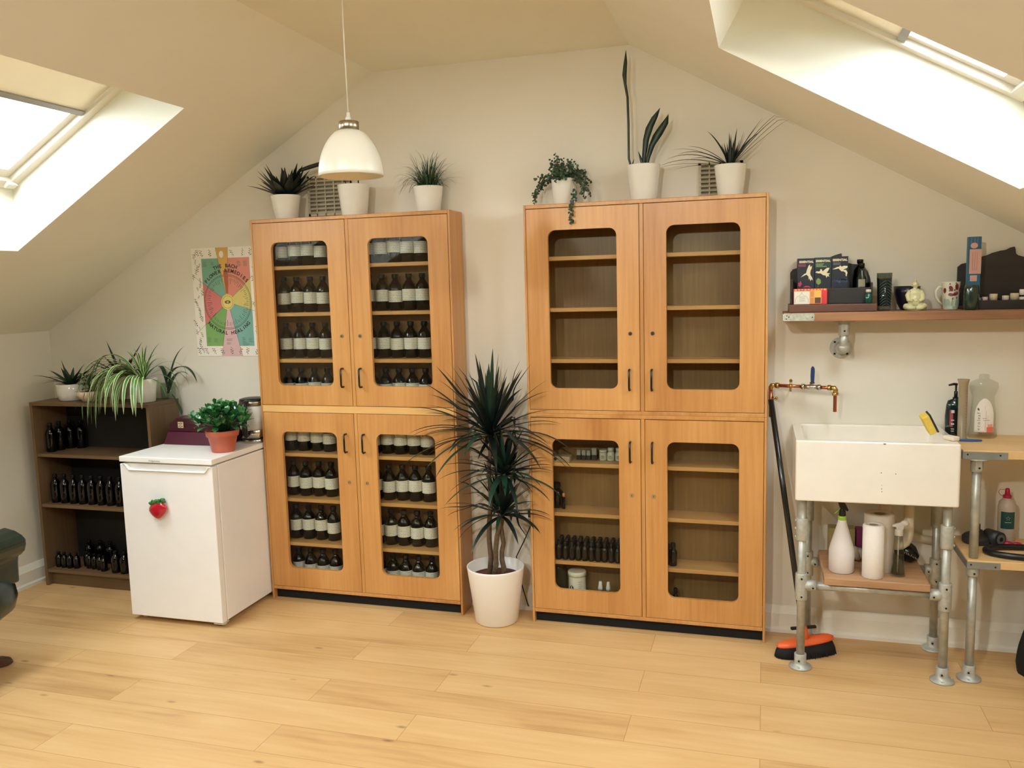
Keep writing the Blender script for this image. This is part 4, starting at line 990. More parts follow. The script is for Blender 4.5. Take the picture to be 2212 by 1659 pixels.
t = thing('shelf_bracket', 'grey pipe fitting bracket with round wall flange under shelf', 'bracket', (.33,-.08,1.33))
b = B(); b.lathe((.33,-.135,sz0-.0075), [(.045,0),(.045,.0065)], 30); b.cyl((.33,-.135,sz0-.008),(.33,-.135,sz0-.065),.024,.0225,24); b.box(.318,.342,-.162,-.15,sz0-.055,sz0-.008)
clamp_screw(b,(.33,-.161,sz0-.045),(0,-1,0)); obj('board_flange', b, [M_cast,M_hole], t, bevel=.001)
b = B(); b.tube([(.33,-.135,sz0-.05),(.33,-.135,1.365),(.33,-.130,1.345),(.33,-.115,1.333),(.33,-.09,1.33),(.33,-.02,1.33)],.0178,20); b.ball((.33,-.122,1.34),.027,18); obj('pipe_elbow', b, M_steel, t)
b = B(); b.tube([(.33,-.0005,1.33),(.33,-.008,1.33)],[.047,.046],36); b.tube([(.33,-.008,1.33),(.33,-.05,1.33)],[.028,.025],26)
for a in (45,135,225,315): b.tube([(.33+.037*cos(rad(a)),-.0082,1.33+.037*sin(rad(a))),(.33+.037*cos(rad(a)),-.0088,1.33+.037*sin(rad(a)))],[.005,.005],10,1)
obj('wall_flange', b, [M_cast,M_hole], t, bevel=.001)
# spice-rack style holders
def rack(x0, x1, prof, label, mf, loc_y, front_h, tray):
    t = thing('shelf_rack', label, 'rack', ((x0+x1)/2,-.1,sz1)); z = sz1+.0005
    obj('back_board', B().prism(prof,(0,-.018,0),X,Z,Y,.012), M_stain, t, bevel=.0015)
    if tray: obj('bottom_board', B().box(x0,x1,-.205,-.005+.0,z,z+.033) if False else B().box(x0,x1,-.205,-.019,z,z+.033), mf, t, bevel=.003)
    return t
z = sz1+.0005
profL = [(.112,z),(.112,1.668),(.122,1.682),(.16,1.694),(.20,1.703),(.24,1.714),(.27,1.728),(.30,1.740),(.324,1.746),(.326,1.728),(.335,1.717),(.345,1.706),(.37,1.698),(.395,1.696),(.418,1.686),(.432,1.664),(.442,1.640),(.448,1.60),(.448,z)]
t = rack(.103,.452,profL,'dark wooden rack with curved back holding tea boxes on shelf', M_rackw, -.1, .06, True)
obj('front_board', B().box(.121,.430,-.150,-.138,z+.0335,z+.099), M_stain, t, bevel=.002)
obj('side_board', B().box(.112,.1205,-.150,-.0185,z+.0335,z+.14), M_stain, t, bevel=.002)
obj('side_board', B().box(.4305,.439,-.150,-.0185,z+.0335,z+.12), M_stain, t, bevel=.002)
profR = [(.785,z),(.785,1.672),(.800,1.685),(.824,1.690),(.845,1.706),(.870,1.712),(.893,1.717),(.915,1.727),(.945,1.735),(.965,1.738),(.982,1.747),(.997,1.750),(1.0,1.738),(1.002,1.722),(1.010,1.714),(1.03,1.707),(1.10,1.70),(1.18,1.68),(1.20,1.64),(1.20,z)]
t = thing('shelf_rack', 'dark wooden rack with curved back holding tiny jars at shelf right', 'rack', (.99,-.1,sz1))
obj('back_board', B().prism(profR,(0,-.018,0),X,Z,Y,.012), M_stain, t, bevel=.0015)
obj('bottom_board', B().box(.785,1.20,-.135,-.019,z,z+.012), M_stain, t, bevel=.002)
obj('front_board', B().box(.785,1.20,-.148,-.1355,z,z+.036), M_stain, t, bevel=.002)
# tea boxes
M_navy = mat('navy_carton',(22,28,40),.45,var=.06); M_dgc = mat('green_carton',(30,58,52),.45,var=.06); M_crm = mat('cream_print',(232,224,186),.5,var=.02)
yb = -.0205
zt0 = z+.034
bird1 = [(-.028,-.003),(-.012,.012),(-.006,.014),(-.002,.030),(.004,.046),(.009,.052),(.012,.040),(.018,.046),(.017,.034),(.013,.026),(.011,.014),(.013,.005),(.020,-.006),(.023,-.018),(.017,-.012),(.013,-.020),(.009,-.008),(.006,-.014),(.004,.0),(-.004,.008)]
bird2 = [(-.032,.008),(-.026,.014),(-.018,.012),(-.012,.015),(-.012,.022),(-.006,.021),(-.002,.012),(.006,.020),(.016,.027),(.026,.026),(.020,.014),(.014,.006),(.020,.004),(.028,.004),(.022,-.004),(.026,-.012),(.018,-.008),(.014,-.016),(.010,-.006),(.0,-.004),(-.010,.004),(-.02,.004)]
bird3 = [(-.032,.006),(-.022,.010),(-.012,.015),(-.004,.016),(.0,.022),(.006,.016),(.016,.020),(.030,.018),(.028,.010),(.018,.006),(.012,.002),(.024,.002),(.030,-.010),(.026,-.026),(.023,-.024),(.022,-.010),(.014,-.004),(.006,-.004),(.0,.002),(-.006,.009),(-.018,.006)]
for i,(x0,x1,zt,m2,lab) in enumerate(((.139,.209,1.727,M_navy,'navy tea box with hummingbird and pink flower, leftmost of three'),(.210,.278,1.729,M_dgc,'green and navy tea box with bird and leaf, middle of three'),(.279,.345,1.731,M_navy,'navy tea box with flying bird and blue stems, rightmost of three'))):
    xc = (x0+x1)/2; yf = -.108
    t = thing('tea_box', lab, 'tea box', (xc,-.07,zt0), 'tea boxes in the dark rack')
    obj('carton', B().box(x0,x1-.001,yf,-.0205,zt0,zt-.045 if i == 1 else zt).add([],[]) if i != 1 else B().box(x0,x1-.001,yf,-.0205,zt0,zt-.045), M_navy, t)
    if i == 1: obj('upper_panel', B().box(x0,x1-.001,yf,-.0205,zt-.0449,zt), M_dgc, t)
    obj('title_lettering', B().text('ESSENTIAL', .0125, (xc-.001 if i else xc+.001,yf-.0006,zt-.0155), X, Z, bold=.0006), M_crm, t)
    b = B()
    for k in range(2 if i != 1 else 3): b.box(x0+.004,x0+.004+(.032,.028,.044)[k] if i==1 else x0+.004+.030,yf-.0006,yf-.0002,zt-.029-k*.0055,zt-.026-k*.0055)
    obj('subtitle_lines', b, mat(['magenta_print','pale_green_print','grey_blue_print'][i],[(190,46,92),(132,168,110),(110,118,124)][i],.5), t)
    bx, bz = [(xc+.006,zt-.078),(xc-.0,zt-.072),(xc+.0,zt-.060)][i]
    b = B(); bd = (bird1,bird2,bird3)[i]
    cxx = sum(p[0] for p in bd)/len(bd); czz = sum(p[1] for p in bd)/len(bd)
    b.prism([(p[0]+bx,p[1]+bz) for p in bd],(0,yf-.0001,0),X,Z,Y,-.0006); obj('bird_motif', b, M_crm, t)
    b = B()
    if i == 0:
        for a in range(4): b.prism([(x0+.003+.014*cos(rad(60*a))*.0+p[0], zt-.118+p[1]) for p in [(0,0.002+.004*a),(.010,.022-.003*a),(.016,.008),(.008,-.004)]],(0,yf-.0001-.0002*a,0),X,Z,Y,-.0003)
        b.prism([(x0+.022+p[0],zt-.126+p[1]) for p in [(0,0),(.012,.008),(.024,.007),(.034,0),(.018,.002)]],(0,yf,0),X,Z,Y,-.0006)
        obj('flower_motif', b, mat('pink_print',(206,52,104),.5), t)
    elif i == 1:
        b.prism([(x0+.016+p[0],zt-.105+p[1]) for p in [(0,-.013),(-.010,-.004),(-.010,.008),(-.002,.018),(.008,.010),(.010,-.004)]],(0,yf-.0001,0),X,Z,Y,-.0006)
        b.tube([(x0+.015,yf-.0004,zt-.118),(x0+.013,yf-.0004,zt-.128)],.0008,5); obj('leaf_motif', b, mat('leaf_print',(128,160,84),.5), t)
    else:
        R = random.Random(6)
        for k in range(9):
            xx = x0+.004+k*.0065; b.tube([(x0+.010+k*.004,yf-.0004,zt-.130),(xx,yf-.0004,zt-.112+R.uniform(-.004,.006)),(xx+.007,yf-.0004,zt-.098+R.uniform(-.006,.006))],[.0006,.0008,.0014],5)
            for q in range(2): b.prism([(xx+R.uniform(-.002,.008)+p[0],zt-.104+R.uniform(-.01,.012)+p[1]) for p in [(0,0),(.004,.003),(.008,.002),(.005,-.001)]],(0,yf-.0001,0),X,Z,Y,-.0005)
        obj('stem_motif', b, mat('slate_blue_print',(70,82,108),.5), t)
# red and orange box
t = thing('turkish_tea_carton', 'small red and orange carton with white panel leaning at rack front', 'carton', (.19,-.17,z+.0335)); t.name = 'red_carton'
yf = -.182; zb = z+.0337
obj('box', B().box(.122,.257,yf,-.152,zb,zb+.066), mat('red_card',(212,56,62),.45,var=.03), t, bevel=.001)
b = B().box(.124,.187,yf-.0006,yf-.0001,zb+.001,zb+.056); obj('white_panel', b, M_paper, t)
b = B()
pts = [(.128,.006),(.129,.022),(.136,.033),(.150,.040),(.155,.052)]; pts = pts+[(.310-x,zz) for x,zz in pts[::-1]]
b.tube([(x,yf-.0009,zb+zz) for x,zz in pts],.0006,5)
for k in range(3): b.box(.145,.168,yf-.001,yf-.0006,zb+.030-k*.008,zb+.0318-k*.008)
obj('panel_print', b, mat('pale_grey_print',(150,144,136),.6), t)
b = B()
for x,w,zz,h,mi in ((.188,.046,.003,.056,0),(.190,.014,.031,.024,1),(.2075,.024,.031,.024,2),(.190,.014,.004,.024,1),(.2075,.024,.004,.024,3)):
    b.box(x,x+w,yf-.0006-.0002*(mi>0),yf-.0001,zb+zz,zb+zz+h,mi)
for k in range(10): b.box(.126+k*.013,.135+k*.013,yf-.0006,yf-.0001,zb+.0585+.001*(k%3),zb+.0645,0)
obj('window_print', b, [mat('amber_print',(232,178,84),.5),mat('orange_print',(214,142,80),.5),mat('gold_print',(234,186,98),.5),mat('brown_print',(92,62,44),.5)], t)
# bottles at the right of the left rack
def simple_bottle(nm, label, cat, loc, prof, m, cap=None, capm=None, capname='cap', seg=22, group=None, extra=None):
    t = thing(nm, label, cat, loc, group); obj('bottle', B().lathe(loc, prof, seg), m, t)
    if cap: obj(capname, B().lathe(loc, cap, 18), capm, t)
    return t
M_dgl = mat('dark_green_glass',(12,26,26),.08,var=.2,spec=.6,coat=.3)
t = simple_bottle('green_bottle','tall dark bottle with small pale label behind rack front, right of tea boxes','bottle',(.398,-.112,zt0),[(.021,0),(.022,.003),(.022,.105),(.010,.135),(.009,.150)],M_dgl,[(.0115,.149),(.0115,.166),(.010,.168)],M_capb)
b = B(); arcpatch(b,Vector((.398,-.112,zt0)),.0224,-130,-55,.068,.100,0); obj('paper_label', b, mat('dull_label',(150,146,122),.7,var=.08), t)
t = simple_bottle('dark_round_bottle','dark flask shaped bottle standing behind the labelled green bottle','bottle',(.397,-.055,zt0),[(.027,0),(.029,.003),(.0295,.10),(.024,.140),(.012,.158),(.011,.170)],M_bottle,[(.013,.169),(.013,.183),(.011,.185)],M_capb)
t = simple_bottle('teal_vial','small teal bottle with white cap on rack front board','bottle',(.420,-.172,z+.0335),[(.014,0),(.0155,.003),(.0155,.034),(.009,.043),(.008,.046)],mat('teal_glass',(10,72,62),.12,var=.1,coat=.4),[(.0105,.046),(.0105,.056),(.008,.058)],mat('cream_cap',(214,204,184),.4))
# tumbler
t = thing('leaf_tumbler', 'tall dark glass tumbler with palm leaf pattern beside the rack', 'tumbler', (.486,-.13,z))
obj('glass', B().lathe((.486,-.13,z), [(.024,0),(.0255,.003),(.0308,.158),(.0300,.158),(.0250,.02),(0,.018)], 36), pane_mat('smoky_glass',(.62,.66,.62),1.45), t)
b = B().lathe((.486,-.13,z), [(.0262,.018),(.0312,.134)], 36); b2 = B(); 
for k in range(36):
    g = 2*PI*k/36
vs = []; n = 48
for k in range(n):
    g = 2*PI*k/n; zz = .132+.006*sin(g*2+1.2); vs.append(Vector((.486+.0297*cos(g),-.13+.0297*sin(g),z+zz)))
lo = [Vector((.486+.0250*cos(2*PI*k/n),-.13+.0250*sin(2*PI*k/n),z+.02)) for k in range(n)]
b2.add(lo+vs,[(k,(k+1)%n,n+(k+1)%n,n+k) for k in range(n)],0,True); b2.add(vs,[tuple(range(n))]); b2.add(lo,[tuple(reversed(range(n)))])
obj('wax_filling', b2, mat('dark_teal_wax',(20,34,36),.35,var=.15), t)
b = B()
for side in (-1,1):
    for k in range(9):
        z1_ = .126-k*.012; pts = []
        for q in range(6):
            a = rad(-78+side*(4+q*11)); rr = .0262+(.0312-.0262)*(z1_/.13)+.0008; pts.append((.486+rr*cos(a),-.13+rr*sin(a),z+z1_-.022*(q/5)**1.3+.0))
        b.tube(pts,[.0006,.0013,.0015,.0014,.001,.0004],5)
obj('leaf_relief', b, mat('grey_teal_relief',(70,92,88),.4,var=.1), t)
t = thing('dark_bowl', 'dark navy round bowl behind the seated figurine', 'bowl', (.582,-.075,z))
obj('bowl', B().lathe((.582,-.075,z), [(.022,0),(.026,.004),(.040,.03),(.050,.07),(.0525,.1),(.0505,.1),(.048,.07),(.036,.03),(0,.012)], 36), mat('navy_glaze',(18,20,34),.3,var=.1), t)
# seated figurine
t = thing('seated_figurine', 'cream glazed cross legged seated figurine beside the dark bowl', 'figurine', (.600,-.165,z))
M_fig = mat('cream_glaze',(206,204,158),.28,var=.08,coat=.4); fc = Vector((.600,-.165,z))
b = B().prism(circle(.030,24,0,0,.020),fc,X,Y,Z,.006); obj('base_pad', b, M_fig, t, bevel=.002)
b = B()
b.ball(fc+Vector((0,-.002,.044)), .029, 20, 0, (1,.72,1.05)); b.ball(fc+Vector((0,.002,.069)), .026, 20, 0, (1.12,.66,.9))
for s in (-1,1):
    b.tube([fc+Vector((s*.019,0,.080)),fc+Vector((s*.028,-.004,.062)),fc+Vector((s*.026,-.014,.046)),fc+Vector((s*.010,-.022,.040))],[.010,.0105,.009,.007],12)
    b.tube([fc+Vector((s*.012,-.004,.020)),fc+Vector((s*.030,-.008,.017)),fc+Vector((s*.034,-.012,.016)),fc+Vector((s*.022,-.020,.013)),fc+Vector((0,-.024,.012))],[.014,.013,.0125,.010,.007],12)
    b.ball(fc+Vector((s*.033,-.010,.017)), .0132, 14)
b.ball(fc+Vector((0,-.020,.042)), .008, 12, 0, (1.2,.8,.8))
b.tube([fc+Vector((0,0,.085)),fc+Vector((0,0,.096))],[.009,.008],12)
obj('body', b, M_fig, t)
b = B(); b.ball(fc+Vector((0,-.001,.106)), .0125, 18, 0, (.95,.95,1.15)); b.ball(fc+Vector((0,0,.123)), .006, 12)
for s in (-1,1): b.ball(fc+Vector((s*.0125,.0,.104)), .004, 8, 0, (.5,.8,1.6)); b.ball(fc+Vector((s*.0045,-.0118,.108)), .0014, 8)
b.ball(fc+Vector((0,-.0132,.104)), .0022, 8, 0, (.8,.8,1.4)); b.ball(fc+Vector((0,-.0118,.0985)), .0025, 8, 0, (1.4,.5,.6))
obj('head', b, mat('pale_metallic_glaze',(214,206,170),.2,metal=.3,var=.08), t)
# mug
t = thing('floral_mug', 'tall white mug with dark red flowers and leaf pattern', 'mug', (.742,-.12,z)); mc = Vector((.742,-.12,z))
obj('mug_body', B().lathe(mc, [(.026,0),(.028,.003),(.0315,.05),(.036,.112),(.0368,.114),(.0352,.114),(.033,.1),(.0285,.02),(0,.01)], 40), mat('mug_glaze',(214,214,192),.2,var=.02,coat=.4), t)
b = B().tube([mc+Vector((-.033,-.002,.092)),mc+Vector((-.046,-.006,.094)),mc+Vector((-.057,-.009,.078)),mc+Vector((-.058,-.009,.056)),mc+Vector((-.048,-.007,.036)),mc+Vector((-.030,-.003,.022))],[.006,.006,.0058,.0056,.0054,.005],12)
obj('handle', b, mat('mug_glaze',(214,214,192),.2), t)
def petal(b, ang, zz, s, rot, mi=0):
    a0 = rad(ang); rr = .028+.0085*(zz/.11)+.0009; c2 = mc+Vector((rr*cos(a0),rr*sin(a0),zz)); e = Vector((-sin(a0),cos(a0),0)); pts = []
    for k in range(12):
        g = 2*PI*k/12; px_, pz_ = s*.62*cos(g), s*sin(g)*(1.15 if sin(g) < 0 else .9); ca, sa = cos(rot), sin(rot)
        q = px_*ca-pz_*sa; w = px_*sa+pz_*ca; pts.append(c2+e*q+Z*w+Vector((cos(a0),sin(a0),0))*(-(q*q)/(2*.033)))
    b.add(pts,[tuple(range(12))],mi)
b = B()
for ang, zz, s, rot in ((-100,.088,.012,.4),(-62,.095,.013,0),(-101,.062,.0105,1.4),(-66,.066,.012,-1.1),(-30,.08,.012,.3),(-140,.08,.011,0)): petal(b, ang, zz, s, rot)
obj('flower_print', b, mat('plum_print',(122,32,52),.35,var=.15), t)
b = B()
for ang, zz, s, rot, mi in ((-108,.03,.024,.15,0),(-66,.028,.024,-.15,0),(-128,.03,.022,.3,0),(-40,.03,.022,-.3,0),(-106,.106,.004,0,1),(-70,.109,.004,.5,1),(-108,.078,.004,.6,1),(-76,.081,.005,-.4,1),(-86,.046,.005,0,1),(-58,.049,.005,.2,1)): petal(b, ang, zz, s, rot, mi)
obj('leaf_print', b, [mat('sage_print',(150,170,148),.35,var=.1),mat('grey_green_print',(92,110,92),.4)], t)
t = thing('green_glass_bowl', 'dark green glass vessel between mug and incense box', 'vessel', (.817,-.185,z)); t.name = 'green_glass_vessel'
obj('vessel', B().lathe((.806,-.183,z), [(.022,0),(.0255,.004),(.029,.05),(.0275,.085),(.024,.1),(.0225,.1),(.026,.083),(.027,.05),(0,.01)], 32), mat('bottle_green_glass',(34,52,42),.12,var=.1,coat=.4), t)
# incense box leaning at the rack
t = thing('incense_box', 'tall blue box with pink label standing in the right rack', 'carton', (.825,-.105,z+.0125))
zb = z+.0125; yf = -.117
obj('carton', B().box(.802,.851,yf,-.088,zb,1.793), mat('teal_blue_card',(38,96,128),.45,var=.06), t, bevel=.002)
b = B().box(.808,.8515,yf-.0012,yf-.0002,1.642,1.742); b.prism(circle(.0135,26,.824,1.757,.0115),(0,yf-.0002,0),X,Z,Y,-.0008); b.box(.812,.838,yf-.0011,yf-.0002,1.612,1.636)
obj('pink_label', b, mat('dusty_pink_label',(206,164,152),.6,var=.03), t)
b = B()
for k in range(3): b.box(.819+.008*k,.8205+.008*k,yf-.0016,yf-.0012,1.655,1.73)
for x in (.813,.825,.836): b.box(x,x+.001,yf-.0008,yf-.0002,1.765,1.79)
obj('fine_print', b, mat('faded_rose_print',(170,120,116),.6), t)
# tiny jars in the right rack
jz = z+.0125
for i,(x,r,h,two,m,lab) in enumerate(((.845,.0115,.035,0,mat('clear_vial',(120,130,120),.2),'tiny clear vial, first of the row in right rack'),(.870,.0105,.037,0,mat('pinkish_cap',(210,180,170),.4),'tiny vial with pinkish cap, second in right rack'),
      (.901,.0145,.049,0,mat('cream_jar',(214,204,170),.4),'small cream jar, third in right rack'),(.945,.0125,.041,0,mat('pale_jar',(220,212,196),.4),'tiny pale jar, fourth in right rack'),
      (.977,.0155,.050,0,mat('cream_jar',(214,204,170),.4),'small cream jar, fifth in right rack'),(1.006,.0125,.066,1,M_plast,'small vial with white cap at the picture edge in right rack'))):
    t = thing('tiny_jar', lab, 'jar', (x,-.12,jz), 'tiny jars in the right rack')
    if two:
        obj('vial', B().lathe((x,-.12,jz),[(r,0),(r,.032),(r*.8,.042)],18), M_bottle, t); obj('label', B().lathe((x,-.12,jz+.022),[(r+.0005,0),(r+.0005,.013)],18), M_plast, t); obj('cap', B().lathe((x,-.12,jz+.042),[(r*.95,0),(r*.95,.022),(r*.8,.023)],18), M_plast, t)
    else:
        obj('jar', B().lathe((x,-.12,jz),[(r*.95,0),(r,.002),(r,h*.5)],18), mat('frosted_jar',(150,150,138),.3), t); obj('cap', B().lathe((x,-.12,jz+h*.5),[(r*1.02,0),(r*1.02,h*.48),(r*.9,h*.5)],18), m, t)

# ------------------------------------------------------------------ tap
t = thing('copper_tap', 'copper pipe tap with blue lever handle on wall above the sink', 'tap', (.17,-.06,1.165))
def pl(x): k = (x-.03)/.27; return Vector((x,-.045-.085*k,1.165-.000*k))
b = B().tube([(.034,-.045,1.02),(.034,-.045,1.150)],.0078,16); obj('riser_pipe', b, M_copper, t)
b = B().tube([pl(.05),pl(.165)],.0078,16); b.tube([pl(.24),pl(.28)],.0078,16); obj('horizontal_pipe', b, M_copper, t)
b = B().tube([pl(.30)+Vector((0,0,-.015)),pl(.30)+Vector((0,0,-.104))],.0078,18,0,False); b.tube([pl(.30)+Vector((0,0,-.104)),pl(.30)+Vector((0,0,-.02))],.0064,16,1,True)
obj('spout', b, [M_copper,M_hole], t)
def nut(b, p, d, r, l): b.tube([Vector(p)-Vector(d)*l/2,Vector(p)+Vector(d)*l/2],[r,r],6)
dx = (pl(.3)-pl(.03)).normalized()
b = B().tube([(.034,-.045,1.142),(.034,-.045,1.158),pl(.037)+Vector((0,0,0)),pl(.052)],[.0100,.0105,.0105,.0100],16); nut(b,pl(.062),dx,.0135,.014)
b.tube([pl(.283),pl(.297)+Vector((0,0,0)),pl(.302)+Vector((0,0,-.008)),pl(.30)+Vector((0,0,-.026))],[.0100,.0105,.0105,.0100],16); nut(b,pl(.277),dx,.0135,.014); nut(b,pl(.30)+Vector((0,0,-.026)),Z,.0135,.012)
obj('brass_elbows', b, M_brass, t)
b = B(); nut(b,pl(.170),dx,.0135,.014); nut(b,pl(.236),dx,.0135,.014); b.tube([pl(.177),pl(.19),pl(.203),pl(.216),pl(.229)],[.010,.0115,.0145,.0115,.010],16)
b.tube([pl(.203),pl(.203)+Vector((.004,-.004,.026))],[.007,.006],12); b.box(.196,.216,-.117,-.099,1.182,1.188); obj('valve_body', b, M_chrome, t)
b = B().prism([(-.0075,0),(.0075,0),(.0095,.05),(.0088,.062),(.004,.072),(-.003,.072),(-.0072,.062),(-.0085,.03)],(.207,-.106,1.186),X,Z,Y,-.011); obj('lever_handle', b, M_blue, t, bevel=.003)
b = B().tube([pl(.118)+Vector((0,.0,-.024)),pl(.118)+Vector((0,0,.024))],.0042,10); b.tube([pl(.114),pl(.122)],.0105,14); b.tube([pl(.118)+Vector((0,.004,.024)),pl(.118)+Vector((0,-.004,.024))],.0072,14)
b.tube([pl(.118)+Vector((0,0,-.022)),(.118,-.002,1.143)],.003,8); b.tube([(.034,-.045,1.095),(.034,-.002,1.095)],.003,8); b.tube([(.040,-.050,1.11),(.055,-.055,1.108)],.0045,8); b.ball((.058,-.055,1.108),.007,10)
obj('pipe_clip', b, M_brass, t)

# ------------------------------------------------------------------ sink, its stand
sx0, sx1, sy0, sy1, szb, szt = .129, .737, -.452, -.006, .7395, .990
t = thing('butler_sink', 'large white fireclay butler sink resting on a pipe stand', 'sink', ((sx0+sx1)/2,(sy0+sy1)/2,szb))
w_ = .036; outr = rrect(sx0,sx1,sy0,sy1,.012,4); n_o = len(outr)
inn = rrect(sx0+w_,sx1-w_,sy0+w_,sy1-w_,.025,4); inb = rrect(sx0+w_+.014,sx1-w_-.014,sy0+w_+.014,sy1-w_-.014,.03,4)
b = B(); vs = [(x,y,szb) for x,y in outr]+[(x,y,szt) for x,y in outr]+[(x,y,szt) for x,y in inn]+[(x,y,szb+.045) for x,y in inb]
fs = [tuple(reversed(range(n_o)))]+[tuple(range(3*n_o,4*n_o))]
for lvl in range(3):
    for i in range(n_o): j = (i+1)%n_o; fs.append((lvl*n_o+i,lvl*n_o+j,(lvl+1)*n_o+j,(lvl+1)*n_o+i))
b.add(vs,fs)
obj('basin', b, M_sink, t, bevel=.006, bseg=3)
b = B(); R = random.Random(1)
for x,z_,r in ((.452,.888,.0022),(.505,.886,.0022),(.455,.823,.0022),(.456,.812,.002),(.455,.838,.0014),(.452,.891,.001)): b.prism(circle(r,8,x,z_-.02),(0,sy0-.0002,0),X,Z,Y,-.0004)
b.prism([(p[0]*1.6,p[1]) for p in circle(.0035,8,.462/1.6,.985)],(0,sy0-.0002,0),X,Z,Y,-.0004)
obj('chip_marks', b, mat('chip_grey',(120,112,100),.8), t)
TR = .0170
def sleeve(b, x, y, z0, z1, r=.0245): b.lathe((x,y,z0), [(TR+.001,0),(r-.001,.001),(r,.004),(r,z1-z0-.004),(r-.001,z1-z0-.001),(TR+.001,z1-z0)], 26)
def flange(b, x, y):
    b.lathe((x,y,.0006), [(.046,0),(.047,.002),(.046,.007),(.030,.012),(.0245,.02),(.0245,.058),(.0235,.060),(TR+.001,.060)], 30)
    for a in (20,140,260): b.lathe((x+.037*cos(rad(a)),y+.037*sin(rad(a)),.0085),[(.005,0),(.005,.002),(.002,.003)],10)
    clamp_screw(b,(x-.006,y-.0235,.036),(-.15,-1,0))
t = thing('sink_stand', 'galvanised pipe fitting stand carrying the white sink', 'stand', (.435,-.22,0))
legs = [(.161,-.388),(.708,-.391),(.200,-.075),(.728,-.075)]
for i,(x,y) in enumerate(legs):
    lg = obj('leg', B().tube([(x,y,.012),(x,y,szb-.001)],TR,22), M_steel, t)
    b = B(); flange(b,x,y); obj('floor_flange', b, [M_cast,M_hole], lg)
    b = B(); sleeve(b,x,y,.556,.652)
    for zz in (.57,.605,.64): clamp_screw(b,(x+(-.0235 if i%2 == 0 else .0235),y,zz),(-1 if i%2 == 0 else 1,0,0),.006)
    obj('sleeve_coupling', b, [M_cast,M_hole], lg)
    b = B(); sleeve(b,x,y,.298,.414); sg = 1 if i%2 == 0 else -1
    ea = .058 if i < 2 else .044; b.tube([(x+sg*.005,y,.362),(x+sg*.026,y,.362),(x+sg*.03,y,.362),(x+sg*ea,y,.362)],[.019,.0235,.0235,.0230],20)
    clamp_screw(b,(x,y-.0235,.396),(0,-1,0)); clamp_screw(b,(x,y-.0235,.318),(0,-1,0)); clamp_screw(b,(x+sg*(ea-.013),y-.0225,.360),(0,-1,-.1))
    obj('tee_fitting', b, [M_cast,M_hole], lg)
obj('cross_pipe', B().tube([(.20,-.389,.362),(.67,-.390,.362)],TR-.0003,22), M_steel, t)
obj('cross_pipe', B().tube([(.24,-.075,.362),(.69,-.075,.362)],TR-.0003,22), M_steel, t)
tag(obj('shelf_board', B().box(.249,.649,-.421,-.035,.3795,.410), M_scaf, bevel=.003), 'rough brown board laid across pipes beneath the sink', 'board')
# items on that board
z0 = .4105
t = thing('spray_bottle', 'white spray bottle with green collar and black trigger under sink', 'spray bottle', (.323,-.315,z0)); c = Vector((.323,-.315,z0))
obj('bottle', B().lathe(c, [(.047,0),(.0505,.004),(.0515,.09),(.048,.105),(.017,.214),(.0165,.222)], 36), mat('translucent_white_pet',(224,220,218),.35,var=.02,sss=.2), t)
obj('collar', B().lathe(c+Z*.222, [(.0165,0),(.0172,.002),(.0165,.015),(.015,.017)], 26), mat('lime_plastic',(150,190,48),.4,var=.03), t)
b = B().lathe(c+Z*.239, [(.014,0),(.013,.018),(.010,.028),(.009,.032)], 20)
b.prism([(-.020,.075),(-.004,.073),(.012,.055),(.024,.030),(.020,.024),(.008,.030),(-.006,.032),(-.014,.045)],c+Vector((0,.009,.235)),X,Z,Y,-.018); obj('trigger_head', b, M_blackp, t, bevel=.002)
obj('trigger', B().prism([(-.012,.040),(-.008,.034),(-.022,.018),(-.030,.010),(-.032,.013),(-.020,.026)],c+Vector((0,.004,.235)),X,Z,Y,-.008), mat('lime_plastic',(150,190,48),.4), t, bevel=.001)
def roll(x, y, r, h, label, m, inner=.018):
    t = thing('paper_roll', label, 'paper roll', (x,y,z0), 'paper towel rolls under the sink')
    obj('paper', B().lathe((x,y,z0), [(r-.002,0),(r,.002),(r,h-.005),(r-.004,h),(inner+.002,h),(inner+.001,h-.03)], 40), m, t)
    obj('cardboard_core', B().lathe((x,y,z0+.001), [(inner+.001,0),(inner+.001,h-.004),(inner-.0005,h-.004),(inner-.0005,.0)], 30), mat('grey_cardboard',(140,128,112),.8), t); return t
roll(.440,-.362,.0415,.222,'white kitchen roll at the front of the board under sink', mat('embossed_paper',(234,230,222),.9,var=.02,scale=220,bump=.8))
roll(.474,-.262,.060,.243,'larger greyish paper roll behind the white kitchen roll', mat('recycled_paper',(206,196,182),.9,var=.03,scale=120,bump=.4),.024)
t = thing('glass_spray_bottle', 'small clear bottle with milky spray nozzle beside kitchen roll', 'bottle', (.541,-.325,z0)); c = Vector((.541,-.325,z0))
obj('bottle', B().lathe(c, [(.029,0),(.0305,.004),(.027,.02),(.0225,.05),(.0225,.095),(.017,.16),(.016,.17),(.015,.17),(.016,.158),(.021,.094),(.021,.05),(.025,.022),(.027,.008),(0,.006)], 30), pane_mat('bottle_clear',(.93,.94,.92),1.5), t)
obj('liquid', B().lathe(c, [(.0262,.0085),(.0245,.022),(.0205,.05),(.0205,.088)], 24), pane_mat('liquid_clear',(.72,.76,.74),1.33), t)
b = B().tube([c+Vector((-.002,0,.012)),c+Vector((0,0,.168))],.0022,8); obj('dip_tube', b, mat('milky_plastic',(206,204,194),.3,sss=.2), t)
b = B().lathe(c+Z*.1705, [(.0165,0),(.0165,.020),(.013,.026)], 22); b.prism([(-.026,.044),(.014,.058),(.020,.046),(.016,.026),(-.010,.024),(-.012,.036),(-.026,.036)],c+Vector((0,.008,.17)),X,Z,Y,-.016); b.ball(c+Vector((.022,.0,.222)),.016,12,0,(1.1,.7,.8))
